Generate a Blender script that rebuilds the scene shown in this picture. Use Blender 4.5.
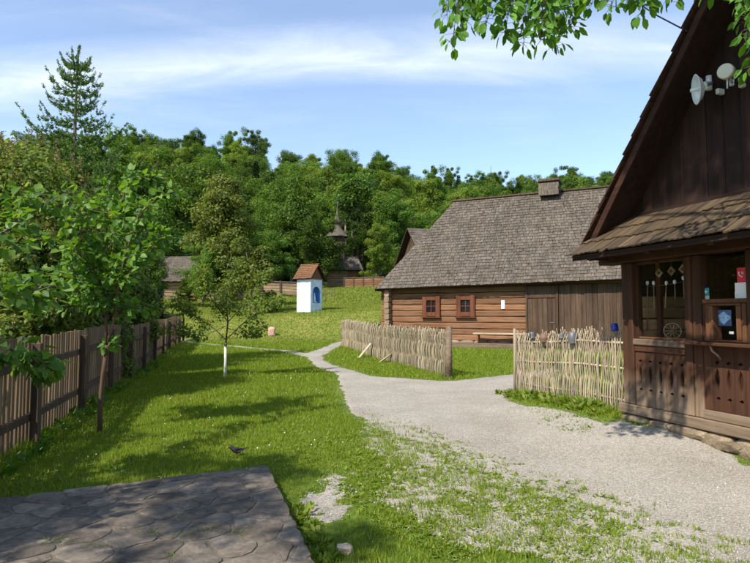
import bpy, bmesh, math, random
import numpy as np
from mathutils import Vector, Matrix, Euler, noise as mnoise
from mathutils.geometry import tessellate_polygon

scene = bpy.context.scene
for o in list(bpy.data.objects): bpy.data.objects.remove(o)
col = scene.collection
R = math.radians
rnd = random.Random(7)

# ------------------------------------------------------------------ camera
FPX = 560.0
CAM = Vector((0, 0, 1.65))
PITCH = math.atan(32.5 / FPX)
cd = bpy.data.cameras.new('camera'); co = bpy.data.objects.new('camera', cd); col.objects.link(co)
cd.sensor_width = 36; cd.lens = 36 * FPX / 750; cd.clip_start = 0.05; cd.clip_end = 3000
co.location = CAM; co.rotation_euler = (math.pi / 2 + PITCH, 0, 0)
scene.camera = co

# ------------------------------------------------------------------ sky and sun
SUN = Vector((-0.66, -0.75, 0)).normalized(); EL = R(46)
SUNV = Vector((SUN.x * math.cos(EL), SUN.y * math.cos(EL), math.sin(EL)))
world = bpy.data.worlds.new('World'); scene.world = world; world.use_nodes = True
wn = world.node_tree.nodes; wl = world.node_tree.links
for n in list(wn): wn.remove(n)
wout = wn.new('ShaderNodeOutputWorld'); bg = wn.new('ShaderNodeBackground'); bg.inputs[1].default_value = 0.15
sky = wn.new('ShaderNodeTexSky'); sky.sky_type = 'NISHITA'; sky.sun_disc = False
sky.sun_elevation = EL; sky.sun_rotation = math.atan2(SUN.x, SUN.y); sky.altitude = 500
sky.air_density = 1.0; sky.dust_density = 0.6; sky.ozone_density = 2.8
tc = wn.new('ShaderNodeTexCoord')
sep = wn.new('ShaderNodeSeparateXYZ'); wl.new(tc.outputs['Generated'], sep.inputs[0])
def wmath(op, a, b=None, c=None):
    m = wn.new('ShaderNodeMath'); m.operation = op
    for i, v in enumerate((a, b, c)):
        if v is None: continue
        if isinstance(v, (int, float)): m.inputs[i].default_value = v
        else: wl.new(v, m.inputs[i])
    return m.outputs[0]
zz = wmath('ADD', wmath('MAXIMUM', sep.outputs[2], 0.0), 0.12)
px_ = wmath('DIVIDE', sep.outputs[0], zz); py_ = wmath('DIVIDE', sep.outputs[1], zz)
cmb = wn.new('ShaderNodeCombineXYZ'); wl.new(px_, cmb.inputs[0]); wl.new(py_, cmb.inputs[1])
mp = wn.new('ShaderNodeMapping'); mp.inputs['Rotation'].default_value = (0, 0, R(-14)); mp.inputs['Scale'].default_value = (0.45, 1.2, 1); mp.inputs['Location'].default_value = (0.0, -0.75, 0)
wl.new(cmb.outputs[0], mp.inputs[0])
n1 = wn.new('ShaderNodeTexNoise'); n1.inputs['Scale'].default_value = 0.75; n1.inputs['Detail'].default_value = 7; n1.inputs['Roughness'].default_value = 0.55; n1.inputs['Distortion'].default_value = 0.5
wl.new(mp.outputs[0], n1.inputs[0])
mp2 = wn.new('ShaderNodeMapping'); mp2.inputs['Rotation'].default_value = (0, 0, R(35)); mp2.inputs['Scale'].default_value = (1.5, 4, 1)
wl.new(cmb.outputs[0], mp2.inputs[0])
n2 = wn.new('ShaderNodeTexNoise'); n2.inputs['Scale'].default_value = 1.6; n2.inputs['Detail'].default_value = 6; n2.inputs['Roughness'].default_value = 0.6; n2.inputs['Distortion'].default_value = 0.8
wl.new(mp2.outputs[0], n2.inputs[0])
mr = wn.new('ShaderNodeMapRange'); mr.inputs[1].default_value = 0.46; mr.inputs[2].default_value = 0.74; mr.clamp = True; mr.interpolation_type = 'SMOOTHSTEP'
wl.new(wmath('ADD', wmath('MULTIPLY', n1.outputs[0], 0.78), wmath('MULTIPLY', n2.outputs[0], 0.22)), mr.inputs[0])
# one long cirrus band stretched across the sky (along X at constant forward distance on the cloud plane)
band = wmath('SUBTRACT', 1.0, wmath('MULTIPLY', wmath('ABSOLUTE', wmath('SUBTRACT', wmath('ADD', py_, wmath('MULTIPLY', px_, 0.073)), wmath('ADD', 1.65, wmath('MULTIPLY', wmath('SUBTRACT', n1.outputs[0], 0.5), 0.28)))), 5.2))
bandc = wmath('MULTIPLY', wmath('MAXIMUM', band, 0.0), wmath('MULTIPLY_ADD', n2.outputs[0], 1.2, 0.02))
cf = wmath('MINIMUM', wmath('ADD', wmath('MULTIPLY_ADD', mr.outputs[0], 0.34, 0.11), wmath("MULTIPLY", bandc, 0.66)), 0.8)
cmix = wn.new('ShaderNodeMixRGB'); cmix.inputs[2].default_value = (4.6, 4.95, 5.4, 1)
wl.new(cf, cmix.inputs[0]); wl.new(sky.outputs[0], cmix.inputs[1])
wl.new(cmix.outputs[0], bg.inputs[0]); wl.new(bg.outputs[0], wout.inputs[0])

ld = bpy.data.lights.new('sun', 'SUN'); ld.energy = 4.2; ld.angle = R(0.55); ld.color = (1, 0.93, 0.80)
lo = bpy.data.objects.new('sun', ld); col.objects.link(lo); lo.rotation_euler = SUNV.to_track_quat('Z', 'Y').to_euler()
lo.location = (-20, -20, 30)
scene.view_settings.view_transform = 'Standard'; scene.view_settings.look = 'None'
scene.view_settings.exposure = 0.8; scene.view_settings.gamma = 1
scene.render.engine = 'CYCLES'

# ------------------------------------------------------------------ pixel rays
def ray(x, y):
    u = (x - 375) / FPX; v = (281.5 - y) / FPX
    c, s = math.cos(PITCH), math.sin(PITCH)
    return Vector((u, c - v * s, s + v * c))
def gp(x, y, z=0.0):
    r = ray(x, y); k = (z - CAM.z) / r.z; return CAM + r * k
def at(x, y, Y):
    r = ray(x, y); return CAM + r * (Y / r.y)
def atx(x, Y):
    return (x - 375) / FPX * Y * 1.0

def S(v, a, b):
    q = np.clip((np.asarray(v, float) - a) / (b - a), 0, 1); return q * q * (3 - 2 * q)
def H(x, y):
    x = np.asarray(x, float); y = np.asarray(y, float)
    z = 0.17 * S(x, 1.6, 3.4) * S(y, 5.6, 8.0) * (1 - S(y, 8.8, 12))
    z = z + 0.12 * S(y, 17, 26)
    z = z + 1.65 * S(y, 29.3, 36.5) * (1 + .12 * np.sin(x * .35 + 1))
    z = z + 0.088 * np.maximum(y - 36.5, 0) * (1 - S(y, 60, 140) * .2)
    hill = np.maximum(y - 95, 0)
    k = 0.335 - 0.105 * S(x / np.maximum(y, 1), -.45, .2)
    z = z + hill * k * S(y, 95, 130)
    z = z + 0.05 * np.sin(x * .8 + y * .3) * S(y, 28, 40) + 0.03 * np.sin(x * .5 - y * .7) * S(y, 2, 8) * (1 - S(y, 24, 28)) * (1 - S(x, .3, 2.4))
    return z
def h1(x, y): return float(H(x, y))

# ------------------------------------------------------------------ mesh helpers
def np_mesh(name, V, F, smooth=False):
    V = np.ascontiguousarray(V, dtype=np.float32); F = np.ascontiguousarray(F, dtype=np.int32)
    me = bpy.data.meshes.new(name); n, k = F.shape
    me.vertices.add(len(V)); me.vertices.foreach_set('co', V.ravel())
    me.loops.add(n * k); me.loops.foreach_set('vertex_index', F.ravel())
    me.polygons.add(n); me.polygons.foreach_set('loop_start', np.arange(0, n * k, k, dtype=np.int32))
    me.polygons.foreach_set('loop_total', np.full(n, k, dtype=np.int32))
    if smooth: me.polygons.foreach_set('use_smooth', np.ones(n, dtype=bool))
    me.update(calc_edges=True)
    return me

class MB:
    def __init__(s): s.v = []; s.f = []; s.sm = []
    def add(s, V, F, M=None, smooth=False):
        b = len(s.v)
        for p in V:
            p = Vector(p); s.v.append(M @ p if M else p)
        for f in F: s.f.append([b + i for i in f]); s.sm.append(smooth)
        return s
    def box(s, x0, x1, y0, y1, z0, z1, M=None):
        V = [(x, y, z) for z in (z0, z1) for y in (y0, y1) for x in (x0, x1)]
        F = [(0, 2, 3, 1), (4, 5, 7, 6), (0, 1, 5, 4), (2, 6, 7, 3), (0, 4, 6, 2), (1, 3, 7, 5)]
        return s.add(V, F, M)
    def cbox(s, x0, x1, y0, y1, z0, z1, c=0.008, M=None):
        V, F = chamfer(); cx, cy, cz = (x0 + x1) / 2, (y0 + y1) / 2, (z0 + z1) / 2
        hx, hy, hz = (x1 - x0) / 2, (y1 - y0) / 2, (z1 - z0) / 2
        c = min(c, hx * .45, hy * .45, hz * .45)
        P = []
        for (sx, sy, sz, ax) in V:
            P.append((cx + sx * (hx - (0 if ax == 0 else c)), cy + sy * (hy - (0 if ax == 1 else c)), cz + sz * (hz - (0 if ax == 2 else c))))
        return s.add(P, F, M)
    def tube(s, pts, rad, n=8, cap=True, M=None):
        pts = [Vector(p) for p in pts]; m = len(pts)
        if isinstance(rad, (int, float)): rad = [rad] * m
        V = []; F = []
        up = Vector((0, 0, 1))
        t0 = (pts[1] - pts[0]).normalized()
        a = t0.cross(up) if abs(t0.z) < .95 else t0.cross(Vector((1, 0, 0)))
        a.normalize()
        for i, p in enumerate(pts):
            t = (pts[min(i + 1, m - 1)] - pts[max(i - 1, 0)]).normalized()
            a = (a - t * a.dot(t)).normalized(); b = t.cross(a)
            for k in range(n):
                q = 2 * math.pi * k / n
                V.append(p + (a * math.cos(q) + b * math.sin(q)) * rad[i])
        for i in range(m - 1):
            for k in range(n):
                F.append((i * n + k, i * n + (k + 1) % n, (i + 1) * n + (k + 1) % n, (i + 1) * n + k))
        s.add(V, F, M, True)
        if cap:
            b0 = len(s.v) - len(V)
            s.f.append([b0 + k for k in range(n)][::-1]); s.sm.append(False)
            s.f.append([b0 + (m - 1) * n + k for k in range(n)]); s.sm.append(False)
        return s
    def lathe(s, prof, n=16, M=None):
        V = []; F = []
        for (r, z) in prof:
            for k in range(n):
                q = 2 * math.pi * k / n; V.append((r * math.cos(q), r * math.sin(q), z))
        for i in range(len(prof) - 1):
            for k in range(n):
                F.append((i * n + k, i * n + (k + 1) % n, (i + 1) * n + (k + 1) % n, (i + 1) * n + k))
        return s.add(V, F, M, True)
    def prism(s, loops, y0, y1, M=None):
        """polygon loops (outer, holes...) in local XZ, extruded between y0 and y1"""
        L = [[Vector((p[0], p[1], 0)) for p in lp] for lp in loops]
        tri = tessellate_polygon(L); flat = [p for lp in L for p in lp]; n = len(flat)
        V = [(p.x, y0, p.y) for p in flat] + [(p.x, y1, p.y) for p in flat]
        F = [tuple(t) for t in tri] + [tuple(i + n for i in reversed(t)) for t in tri]
        b = 0
        for lp in L:
            m = len(lp)
            for i in range(m):
                j = (i + 1) % m; F.append((b + i, b + j, n + b + j, n + b + i))
            b += m
        return s.add(V, F, M)
    def mesh(s, name, recalc=False):
        me = bpy.data.meshes.new(name); me.from_pydata([tuple(v) for v in s.v], [], s.f)
        me.polygons.foreach_set('use_smooth', s.sm); me.update()
        if recalc:
            bm = bmesh.new(); bm.from_mesh(me); bmesh.ops.recalc_face_normals(bm, faces=bm.faces); bm.to_mesh(me); bm.free()
        return me
    def build(s, name, mat, parent=None, M=None, recalc=True):
        return part(name, s.mesh(name, recalc), mat, parent, M)
_ch = None
def chamfer():
    global _ch
    if _ch: return _ch
    bm = bmesh.new(); V = []
    for sx in (-1, 1):
        for sy in (-1, 1):
            for sz in (-1, 1):
                for ax in range(3): V.append((sx, sy, sz, ax))
    for (sx, sy, sz, ax) in V:
        c = .2
        bm.verts.new((sx * (1 - (0 if ax == 0 else c)), sy * (1 - (0 if ax == 1 else c)), sz * (1 - (0 if ax == 2 else c))))
    bm.verts.ensure_lookup_table(); bm.verts.index_update()
    bmesh.ops.convex_hull(bm, input=bm.verts)
    bmesh.ops.dissolve_limit(bm, angle_limit=.01, verts=bm.verts, edges=bm.edges)
    F = [[v.index for v in f.verts] for f in bm.faces]; bm.free()
    _ch = (V, F); return _ch

def part(name, me, mat, parent=None, M=None):
    o = bpy.data.objects.new(name, me); col.objects.link(o)
    if mat is not None and len(me.materials) == 0: me.materials.append(mat)
    if parent is not None: o.parent = parent
    if M is not None: o.matrix_basis = M
    return o
def empty(name, loc, rz=0):
    o = bpy.data.objects.new(name, None); col.objects.link(o); o.empty_display_size = .2
    o.location = loc; o.rotation_euler = (0, 0, rz); return o
def tag(o, label, cat, group=None, kind=None):
    o['label'] = label
    if cat: o['category'] = cat
    if group: o['group'] = group
    if kind: o['kind'] = kind
    return o
def T(x, y, z): return Matrix.Translation((x, y, z))
def RZ(a): return Matrix.Rotation(a, 4, 'Z')
def RX(a): return Matrix.Rotation(a, 4, 'X')
def RY(a): return Matrix.Rotation(a, 4, 'Y')
def SC(x, y, z): return Matrix.Diagonal((x, y, z, 1))

# ------------------------------------------------------------------ materials
def newmat(name):
    m = bpy.data.materials.new(name); m.use_nodes = True
    nt = m.node_tree; b = nt.nodes['Principled BSDF']
    return m, nt, b
def setc(c): return (c[0], c[1], c[2], 1)
def ramp(nt, fac, stops):
    r = nt.nodes.new('ShaderNodeValToRGB'); e = r.color_ramp.elements
    while len(e) < len(stops): e.new(.5)
    for i, (p, c) in enumerate(stops): e[i].position = p; e[i].color = setc(c)
    nt.links.new(fac, r.inputs[0]); return r.outputs[0]
def coords(nt, scale, rot=(0, 0, 0), rand=True):
    t = nt.nodes.new('ShaderNodeTexCoord'); mpn = nt.nodes.new('ShaderNodeMapping')
    mpn.inputs['Scale'].default_value = scale; mpn.inputs['Rotation'].default_value = rot
    if rand:
        oi = nt.nodes.new('ShaderNodeObjectInfo'); ml = nt.nodes.new('ShaderNodeMath'); ml.operation = 'MULTIPLY'; ml.inputs[1].default_value = 37
        nt.links.new(oi.outputs['Random'], ml.inputs[0])
        va = nt.nodes.new('ShaderNodeVectorMath'); va.operation = 'ADD'
        nt.links.new(t.outputs['Object'], va.inputs[0]); nt.links.new(ml.outputs[0], va.inputs[1]); nt.links.new(va.outputs[0], mpn.inputs[0])
    else: nt.links.new(t.outputs['Object'], mpn.inputs[0])
    return mpn.outputs[0]
def noise(nt, vec, scale=1, detail=5, rough=.6, dist=0):
    n = nt.nodes.new('ShaderNodeTexNoise'); n.inputs['Scale'].default_value = scale; n.inputs['Detail'].default_value = detail
    n.inputs['Roughness'].default_value = rough; n.inputs['Distortion'].default_value = dist
    nt.links.new(vec, n.inputs[0]); return n.outputs[0]
def mix(nt, fac, a, b, mode='MIX'):
    m = nt.nodes.new('ShaderNodeMixRGB'); m.blend_type = mode
    for i, v in enumerate((fac, a, b)):
        if isinstance(v, (int, float)): m.inputs[i].default_value = v
        elif isinstance(v, tuple): m.inputs[i].default_value = setc(v)
        else: nt.links.new(v, m.inputs[i])
    return m.outputs[0]
def bump(nt, b, h, strength=.3, dist=.01):
    n = nt.nodes.new('ShaderNodeBump'); n.inputs['Strength'].default_value = strength; n.inputs['Distance'].default_value = dist
    nt.links.new(h, n.inputs['Height']); nt.links.new(n.outputs[0], b.inputs['Normal'])
def vary(nt, colr, amt, island=False):
    """value variation by object (or by mesh island)"""
    if island: g = nt.nodes.new('ShaderNodeNewGeometry'); o = g.outputs['Random Per Island']
    else: g = nt.nodes.new('ShaderNodeObjectInfo'); o = g.outputs['Random']
    mrn = nt.nodes.new('ShaderNodeMapRange'); mrn.inputs[3].default_value = 1 - amt; mrn.inputs[4].default_value = 1 + amt
    nt.links.new(o, mrn.inputs[0])
    hs = nt.nodes.new('ShaderNodeHueSaturation'); nt.links.new(mrn.outputs[0], hs.inputs['Value']); nt.links.new(colr, hs.inputs['Color'])
    return hs.outputs[0]

def wood(name, c1, c2, axis='z', amt=.2, rough=.8, fine=14, patch=None, island=False, strength=.5):
    m, nt, b = newmat(name)
    sc = {'x': (.7, fine, fine), 'y': (fine, .7, fine), 'z': (fine, fine, .7)}[axis]
    g = noise(nt, coords(nt, sc), 1, 6, .65, .4)
    c = ramp(nt, g, [(.3, c1), (.7, c2)])
    p = noise(nt, coords(nt, (1.3, 1.3, 1.3)), 1, 4, .6)
    if patch: c = mix(nt, ramp(nt, p, [(.42, (0, 0, 0)), (.68, (1, 1, 1))]), c, patch)
    else: c = mix(nt, .6, c, ramp(nt, p, [(.3, (.55, .55, .55)), (.7, (1.15, 1.15, 1.15))]), 'MULTIPLY')
    c = vary(nt, c, amt, island)
    nt.links.new(c, b.inputs['Base Color']); b.inputs['Roughness'].default_value = rough
    b.inputs['Specular IOR Level'].default_value = .25
    bump(nt, b, g, strength, .008); return m
def plain(name, c, rough=.6, metal=0, nz=.15, scale=6):
    m, nt, b = newmat(name)
    p = noise(nt, coords(nt, (scale,) * 3), 1, 5, .6)
    cc = mix(nt, nz * 2, setc3(c), ramp(nt, p, [(.3, (.5, .5, .5)), (.7, (1.2, 1.2, 1.2))]), 'MULTIPLY')
    nt.links.new(cc, b.inputs['Base Color']); b.inputs['Roughness'].default_value = rough; b.inputs['Metallic'].default_value = metal
    bump(nt, b, p, .1, .003); return m
def setc3(c): return (c[0], c[1], c[2])
def stone(name, c1, c2, scale=5, amt=.2, lichen=None):
    m, nt, b = newmat(name)
    v = coords(nt, (scale,) * 3); p = noise(nt, v, 1, 8, .65)
    c = ramp(nt, p, [(.3, c1), (.7, c2)])
    q = noise(nt, coords(nt, (scale * 8,) * 3), 1, 4, .7)
    c = mix(nt, .5, c, ramp(nt, q, [(.35, (.55, .55, .55)), (.65, (1.2, 1.2, 1.2))]), 'MULTIPLY')
    if lichen:
        l = noise(nt, coords(nt, (scale * 1.8,) * 3), 1, 6, .7)
        c = mix(nt, ramp(nt, l, [(.57, (0, 0, 0)), (.66, (1, 1, 1))]), c, lichen)
    c = vary(nt, c, amt); nt.links.new(c, b.inputs['Base Color']); b.inputs['Roughness'].default_value = .9
    b.inputs['Specular IOR Level'].default_value = .2
    bump(nt, b, mix(nt, .5, p, q), .35 if lichen else .7, .012 if lichen else .02); return m
def leaf(name, c1, c2, c3=None, trans=.46, amt=.2, rough=.55, spec=.2):
    m, nt, b = newmat(name)
    g = nt.nodes.new('ShaderNodeNewGeometry')
    st = [(0, c1), (.75, c2)] + ([(1, c3)] if c3 else [(1, c2)])
    c = ramp(nt, g.outputs['Random Per Island'], st)
    c = vary(nt, c, amt)
    nt.links.new(c, b.inputs['Base Color']); b.inputs['Roughness'].default_value = rough; b.inputs['Specular IOR Level'].default_value = spec
    tr = nt.nodes.new('ShaderNodeBsdfTranslucent'); hs = nt.nodes.new('ShaderNodeHueSaturation')
    hs.inputs['Saturation'].default_value = 1.15; hs.inputs['Value'].default_value = 1.4; hs.inputs['Hue'].default_value = .485
    nt.links.new(c, hs.inputs['Color']); nt.links.new(hs.outputs[0], tr.inputs['Color'])
    mx = nt.nodes.new('ShaderNodeMixShader'); mx.inputs[0].default_value = trans
    nt.links.new(b.outputs[0], mx.inputs[1]); nt.links.new(tr.outputs[0], mx.inputs[2])
    nt.links.new(mx.outputs[0], nt.nodes['Material Output'].inputs[0]); return m
def glass(name, tint=(1, 1, 1)):
    m, nt, b = newmat(name); nt.nodes.remove(b)
    t = nt.nodes.new('ShaderNodeBsdfTransparent'); t.inputs[0].default_value = setc(tint)
    g = nt.nodes.new('ShaderNodeBsdfGlossy'); g.inputs['Roughness'].default_value = .02
    lw = nt.nodes.new('ShaderNodeLayerWeight'); lw.inputs[0].default_value = .5
    p5 = nt.nodes.new('ShaderNodeMath'); p5.operation = 'POWER'; p5.inputs[1].default_value = 5; nt.links.new(lw.outputs['Facing'], p5.inputs[0])
    fr = nt.nodes.new('ShaderNodeMath'); fr.operation = 'MULTIPLY_ADD'; fr.inputs[1].default_value = .93; fr.inputs[2].default_value = .045; nt.links.new(p5.outputs[0], fr.inputs[0])
    mx = nt.nodes.new('ShaderNodeMixShader'); nt.links.new(fr.outputs[0], mx.inputs[0])
    nt.links.new(t.outputs[0], mx.inputs[1]); nt.links.new(g.outputs[0], mx.inputs[2])
    nt.links.new(mx.outputs[0], nt.nodes['Material Output'].inputs[0]); return m

M = {}
M['log'] = wood('log_red_brown', (0.06, 0.024, 0.01), (0.28, 0.142, 0.068), 'x', .28, patch=(.20, .105, .058), fine=22)
M['log_pale'] = wood('log_weathered_pale', (0.17, 0.11, 0.065), (0.35, 0.25, 0.155), 'x', .2, fine=9)
M['log_end'] = wood('log_end', (.16, .10, .06), (.42, .31, .2), 'y', .25, fine=16)
M['plank'] = wood('plank_grey_brown', (0.04, 0.023, 0.014), (0.115, 0.072, 0.045), 'z', .22, fine=14)
M['red_frame'] = wood('red_brown_frame', (0.075, 0.024, 0.011), (0.18, 0.062, 0.028), 'z', .12)
M['facade'] = wood('facade_dark_brown', (0.022, 0.009, 0.005), (0.085, 0.034, 0.016), 'z', .2, patch=(.07, .028, .014), fine=11)
M['facade_x'] = wood('facade_dark_brown_beam', (0.024, 0.01, 0.005), (0.09, 0.037, 0.017), 'x', .2, fine=11)
M['grey_beam'] = wood('weathered_grey_beam', (0.1, 0.066, 0.042), (0.25, 0.185, 0.125), 'x', .15, fine=11)
M['gable'] = wood('gable_dark_board', (0.014, 0.007, 0.004), (0.042, 0.019, 0.012), 'z', .28, fine=14)
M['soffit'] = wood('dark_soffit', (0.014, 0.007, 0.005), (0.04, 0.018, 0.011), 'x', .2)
M['verge'] = wood('red_brown_verge', (0.022, 0.009, 0.006), (0.065, 0.025, 0.013), 'x', .2)
M['pent'] = wood('pent_shingle', (0.034, 0.023, 0.013), (0.125, 0.085, 0.048), 'y', .38, fine=34)
M['frame_light'] = wood('light_brown_frame', (0.09, 0.036, 0.015), (0.2, 0.09, 0.04), 'z', .15)
M['shingle'] = wood('weathered_shingle', (0.062, 0.05, 0.039), (0.155, 0.128, 0.1), 'y', .24, fine=10, island=True)
M['shingle_red'] = wood('brown_shingle', (.14, .065, .03), (.3, .15, .075), 'y', .25, fine=10)
M['fence'] = wood('fence_board', (0.12, 0.072, 0.04), (0.3, 0.2, 0.115), 'z', .3, fine=18)
M['fence_rail'] = wood('fence_rail_dark', (0.045, 0.028, 0.018), (0.13, 0.085, 0.054), 'z', .2, fine=10)
M['wattle'] = wood('grey_hazel_stick', (0.13, 0.105, 0.065), (0.4, 0.335, 0.225), 'z', .45, fine=30)
M['wattle_pale'] = wood('peeled_stick', (0.24, 0.185, 0.115), (0.5, 0.42, 0.3), 'z', .28, fine=30)
M['honey'] = wood('honey_log', (.38, .22, .10), (.62, .42, .22), 'y', .2, fine=9)
M['backing'] = wood('panel_backing', (0.022, 0.01, 0.006), (0.055, 0.024, 0.012), 'z', .1)
M['wattle_dark'] = wood('dark_stick', (.07, .045, .03), (.16, .11, .07), 'z', .3, fine=30)
M['interior'] = plain('dark_interior', (.03, .02, .015), .9)
M['limewash'] = plain('pale_blue_limewash', (.58, .70, .82), .9, 0, .28, 4)
M['niche'] = plain('niche_blue', (.07, .24, .55), .9, 0, .1, 3)
M['white'] = plain('white_plastic', (.72, .74, .72), .45, 0, .05)
M['cream'] = plain('cream_plastic', (.62, .58, .45), .5, 0, .05)
M['paper'] = plain('white_paper', (.8, .8, .78), .8, 0, .03)
M['red'] = plain('red_sign', (.62, .03, .04), .45, 0, .03)
M['teal'] = plain('teal_sign', (.03, .3, .36), .45, 0, .03)
M['bluepic'] = plain('pale_blue_print', (.35, .52, .72), .5, 0, .5, 25)
M['bluedark'] = plain('dark_blue_print', (.07, .12, .22), .5, 0, .3, 25)
M['black'] = plain('black_plastic', (.012, .012, .014), .5)
M['feather'] = plain('black_feather', (.014, .012, .014), .55)
M['beak'] = plain('beak', (.55, .26, .03), .5)
M['clay'] = plain('clay_brown', (.15, .085, .055), .7)
M['enamel_grey'] = plain('enamel_grey', (.10, .11, .12), .45)
M['enamel_blue'] = plain('enamel_blue', (.015, .03, .26), .35)
M['bark'] = wood('bark', (.06, .045, .032), (.19, .15, .11), 'z', .2, fine=10)
M['bark_pale'] = wood('bark_pale', (.17, .12, .085), (.38, .30, .23), 'z', .15, fine=14)
M['bark_red'] = wood('bark_reddish', (0.09, 0.05, 0.03), (0.22, 0.13, 0.085), 'z', .15, fine=14)
M['limed'] = wood('limed_trunk', (.5, .47, .42), (.78, .76, .72), 'z', .1, fine=14)
M['glass'] = glass('window_glass')
M['dark_glass'] = plain('dark_pane', (.012, .013, .016), .08, 0, .02)
M['metal'] = plain('thin_metal', (.12, .12, .13), .5, .6)
M['plinth'] = stone('plinth_stone', (0.13, 0.095, 0.06), (0.3, 0.235, 0.16), 3, .2)
M['slab'] = stone('slab_stone', (0.075, 0.062, 0.05), (0.185, 0.155, 0.125), 2.6, .26, lichen=(.23, .185, .14))
M['mortar'] = stone('slab_joint', (0.09, 0.074, 0.055), (0.21, 0.178, 0.138), 6, 0)
M['rock'] = stone('pale_rock', (.42, .30, .18), (.66, .52, .36), 6, .1)
M['pinkrock'] = stone('pink_rock', (.42, .24, .18), (.62, .4, .3), 6, .1)

# leaves
M['lf_wood'] = leaf('leaf_woodland', (0.04, 0.09, 0.015), (0.108, 0.19, 0.028), (0.18, 0.26, 0.046), amt=.4)
M['lf_wood_d'] = leaf('leaf_woodland_dark', (0.036, 0.083, 0.014), (0.09, 0.165, 0.026), (0.145, 0.225, 0.04), amt=.3)
M['lf_wood_y'] = leaf('leaf_woodland_yellowish', (0.08, 0.145, 0.02), (0.19, 0.27, 0.04), (0.28, 0.335, 0.065), amt=.25)
M['lf_olive'] = leaf('leaf_olive', (0.07, 0.105, 0.018), (0.16, 0.2, 0.038), (0.24, 0.24, 0.065), amt=.15)
M['lf_lilac'] = leaf('leaf_lilac', (0.05, 0.12, 0.02), (0.12, 0.225, 0.035), (0.18, 0.29, 0.06), amt=.1, spec=.25, rough=.5)
M['lf_shrub'] = leaf('leaf_shrub', (0.06, 0.11, 0.018), (0.145, 0.205, 0.042), (0.24, 0.26, 0.07), amt=.12)
M['lf_seed'] = leaf('seed_head_brown', (0.13, 0.1, 0.035), (0.22, 0.175, 0.065), (0.27, 0.22, 0.09), amt=.1, trans=.2)
M['lf_fruit'] = leaf('leaf_fruit', (0.075, 0.125, 0.02), (0.16, 0.22, 0.038), (0.24, 0.28, 0.07), amt=.1)
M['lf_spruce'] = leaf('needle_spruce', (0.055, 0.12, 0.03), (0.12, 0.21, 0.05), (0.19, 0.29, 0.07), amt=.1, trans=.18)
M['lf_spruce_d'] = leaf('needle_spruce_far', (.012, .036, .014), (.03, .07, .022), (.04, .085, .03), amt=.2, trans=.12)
M['lf_over'] = leaf('leaf_overhead', (0.05, 0.13, 0.016), (0.1, 0.23, 0.028), (0.17, 0.32, 0.045), amt=.1, trans=.42)
M['lf_weed'] = leaf('leaf_weed', (0.1, 0.165, 0.02), (0.2, 0.28, 0.04), (0.31, 0.34, 0.085), amt=.1)
M['grass'] = leaf('grass_blade', (0.1, 0.165, 0.013), (0.22, 0.3, 0.026), (0.37, 0.39, 0.085), amt=0, trans=.4, spec=.2, rough=.6)
M['grass_dry'] = leaf('meadow_blade', (0.11, 0.17, 0.018), (0.22, 0.27, 0.04), (0.34, 0.32, 0.09), amt=0, trans=.35, spec=.2, rough=.6)
M['daisy'] = plain('daisy_white', (.75, .75, .68), .7, 0, .02)

def ground_mat():
    m, nt, b = newmat('grassy_ground')
    v = coords(nt, (1, 1, 1), rand=False)
    a = noise(nt, v, .55, 6, .65); f = noise(nt, v, 14, 6, .7)
    c = ramp(nt, f, [(.3, (.045, .075, .010)), (.55, (.095, .145, .017)), (.75, (.15, .185, .03))])
    c = mix(nt, ramp(nt, a, [(.52, (0, 0, 0)), (.72, (.55, .55, .55))]), c, (.17, .165, .05))
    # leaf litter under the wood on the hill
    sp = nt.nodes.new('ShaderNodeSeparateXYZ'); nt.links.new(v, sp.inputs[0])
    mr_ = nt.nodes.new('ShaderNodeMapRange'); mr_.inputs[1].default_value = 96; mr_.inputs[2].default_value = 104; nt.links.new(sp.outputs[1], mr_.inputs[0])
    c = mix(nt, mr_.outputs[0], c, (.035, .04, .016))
    # drier, yellower bank
    mb_ = nt.nodes.new('ShaderNodeMapRange'); mb_.inputs[1].default_value = 29.5; mb_.inputs[2].default_value = 31.5; nt.links.new(sp.outputs[1], mb_.inputs[0])
    mb2 = nt.nodes.new('ShaderNodeMapRange'); mb2.inputs[1].default_value = 60; mb2.inputs[2].default_value = 42; nt.links.new(sp.outputs[1], mb2.inputs[0])
    mm = nt.nodes.new('ShaderNodeMath'); mm.operation = 'MULTIPLY'; nt.links.new(mb_.outputs[0], mm.inputs[0]); nt.links.new(mb2.outputs[0], mm.inputs[1])
    c = mix(nt, mm.outputs[0], c, ramp(nt, a, [(.38, (.12, .165, .025)), (.66, (.23, .215, .055))]))
    nt.links.new(c, b.inputs['Base Color']); b.inputs['Roughness'].default_value = .95; b.inputs['Specular IOR Level'].default_value = .1
    bump(nt, b, f, .6, .03); return m
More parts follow.
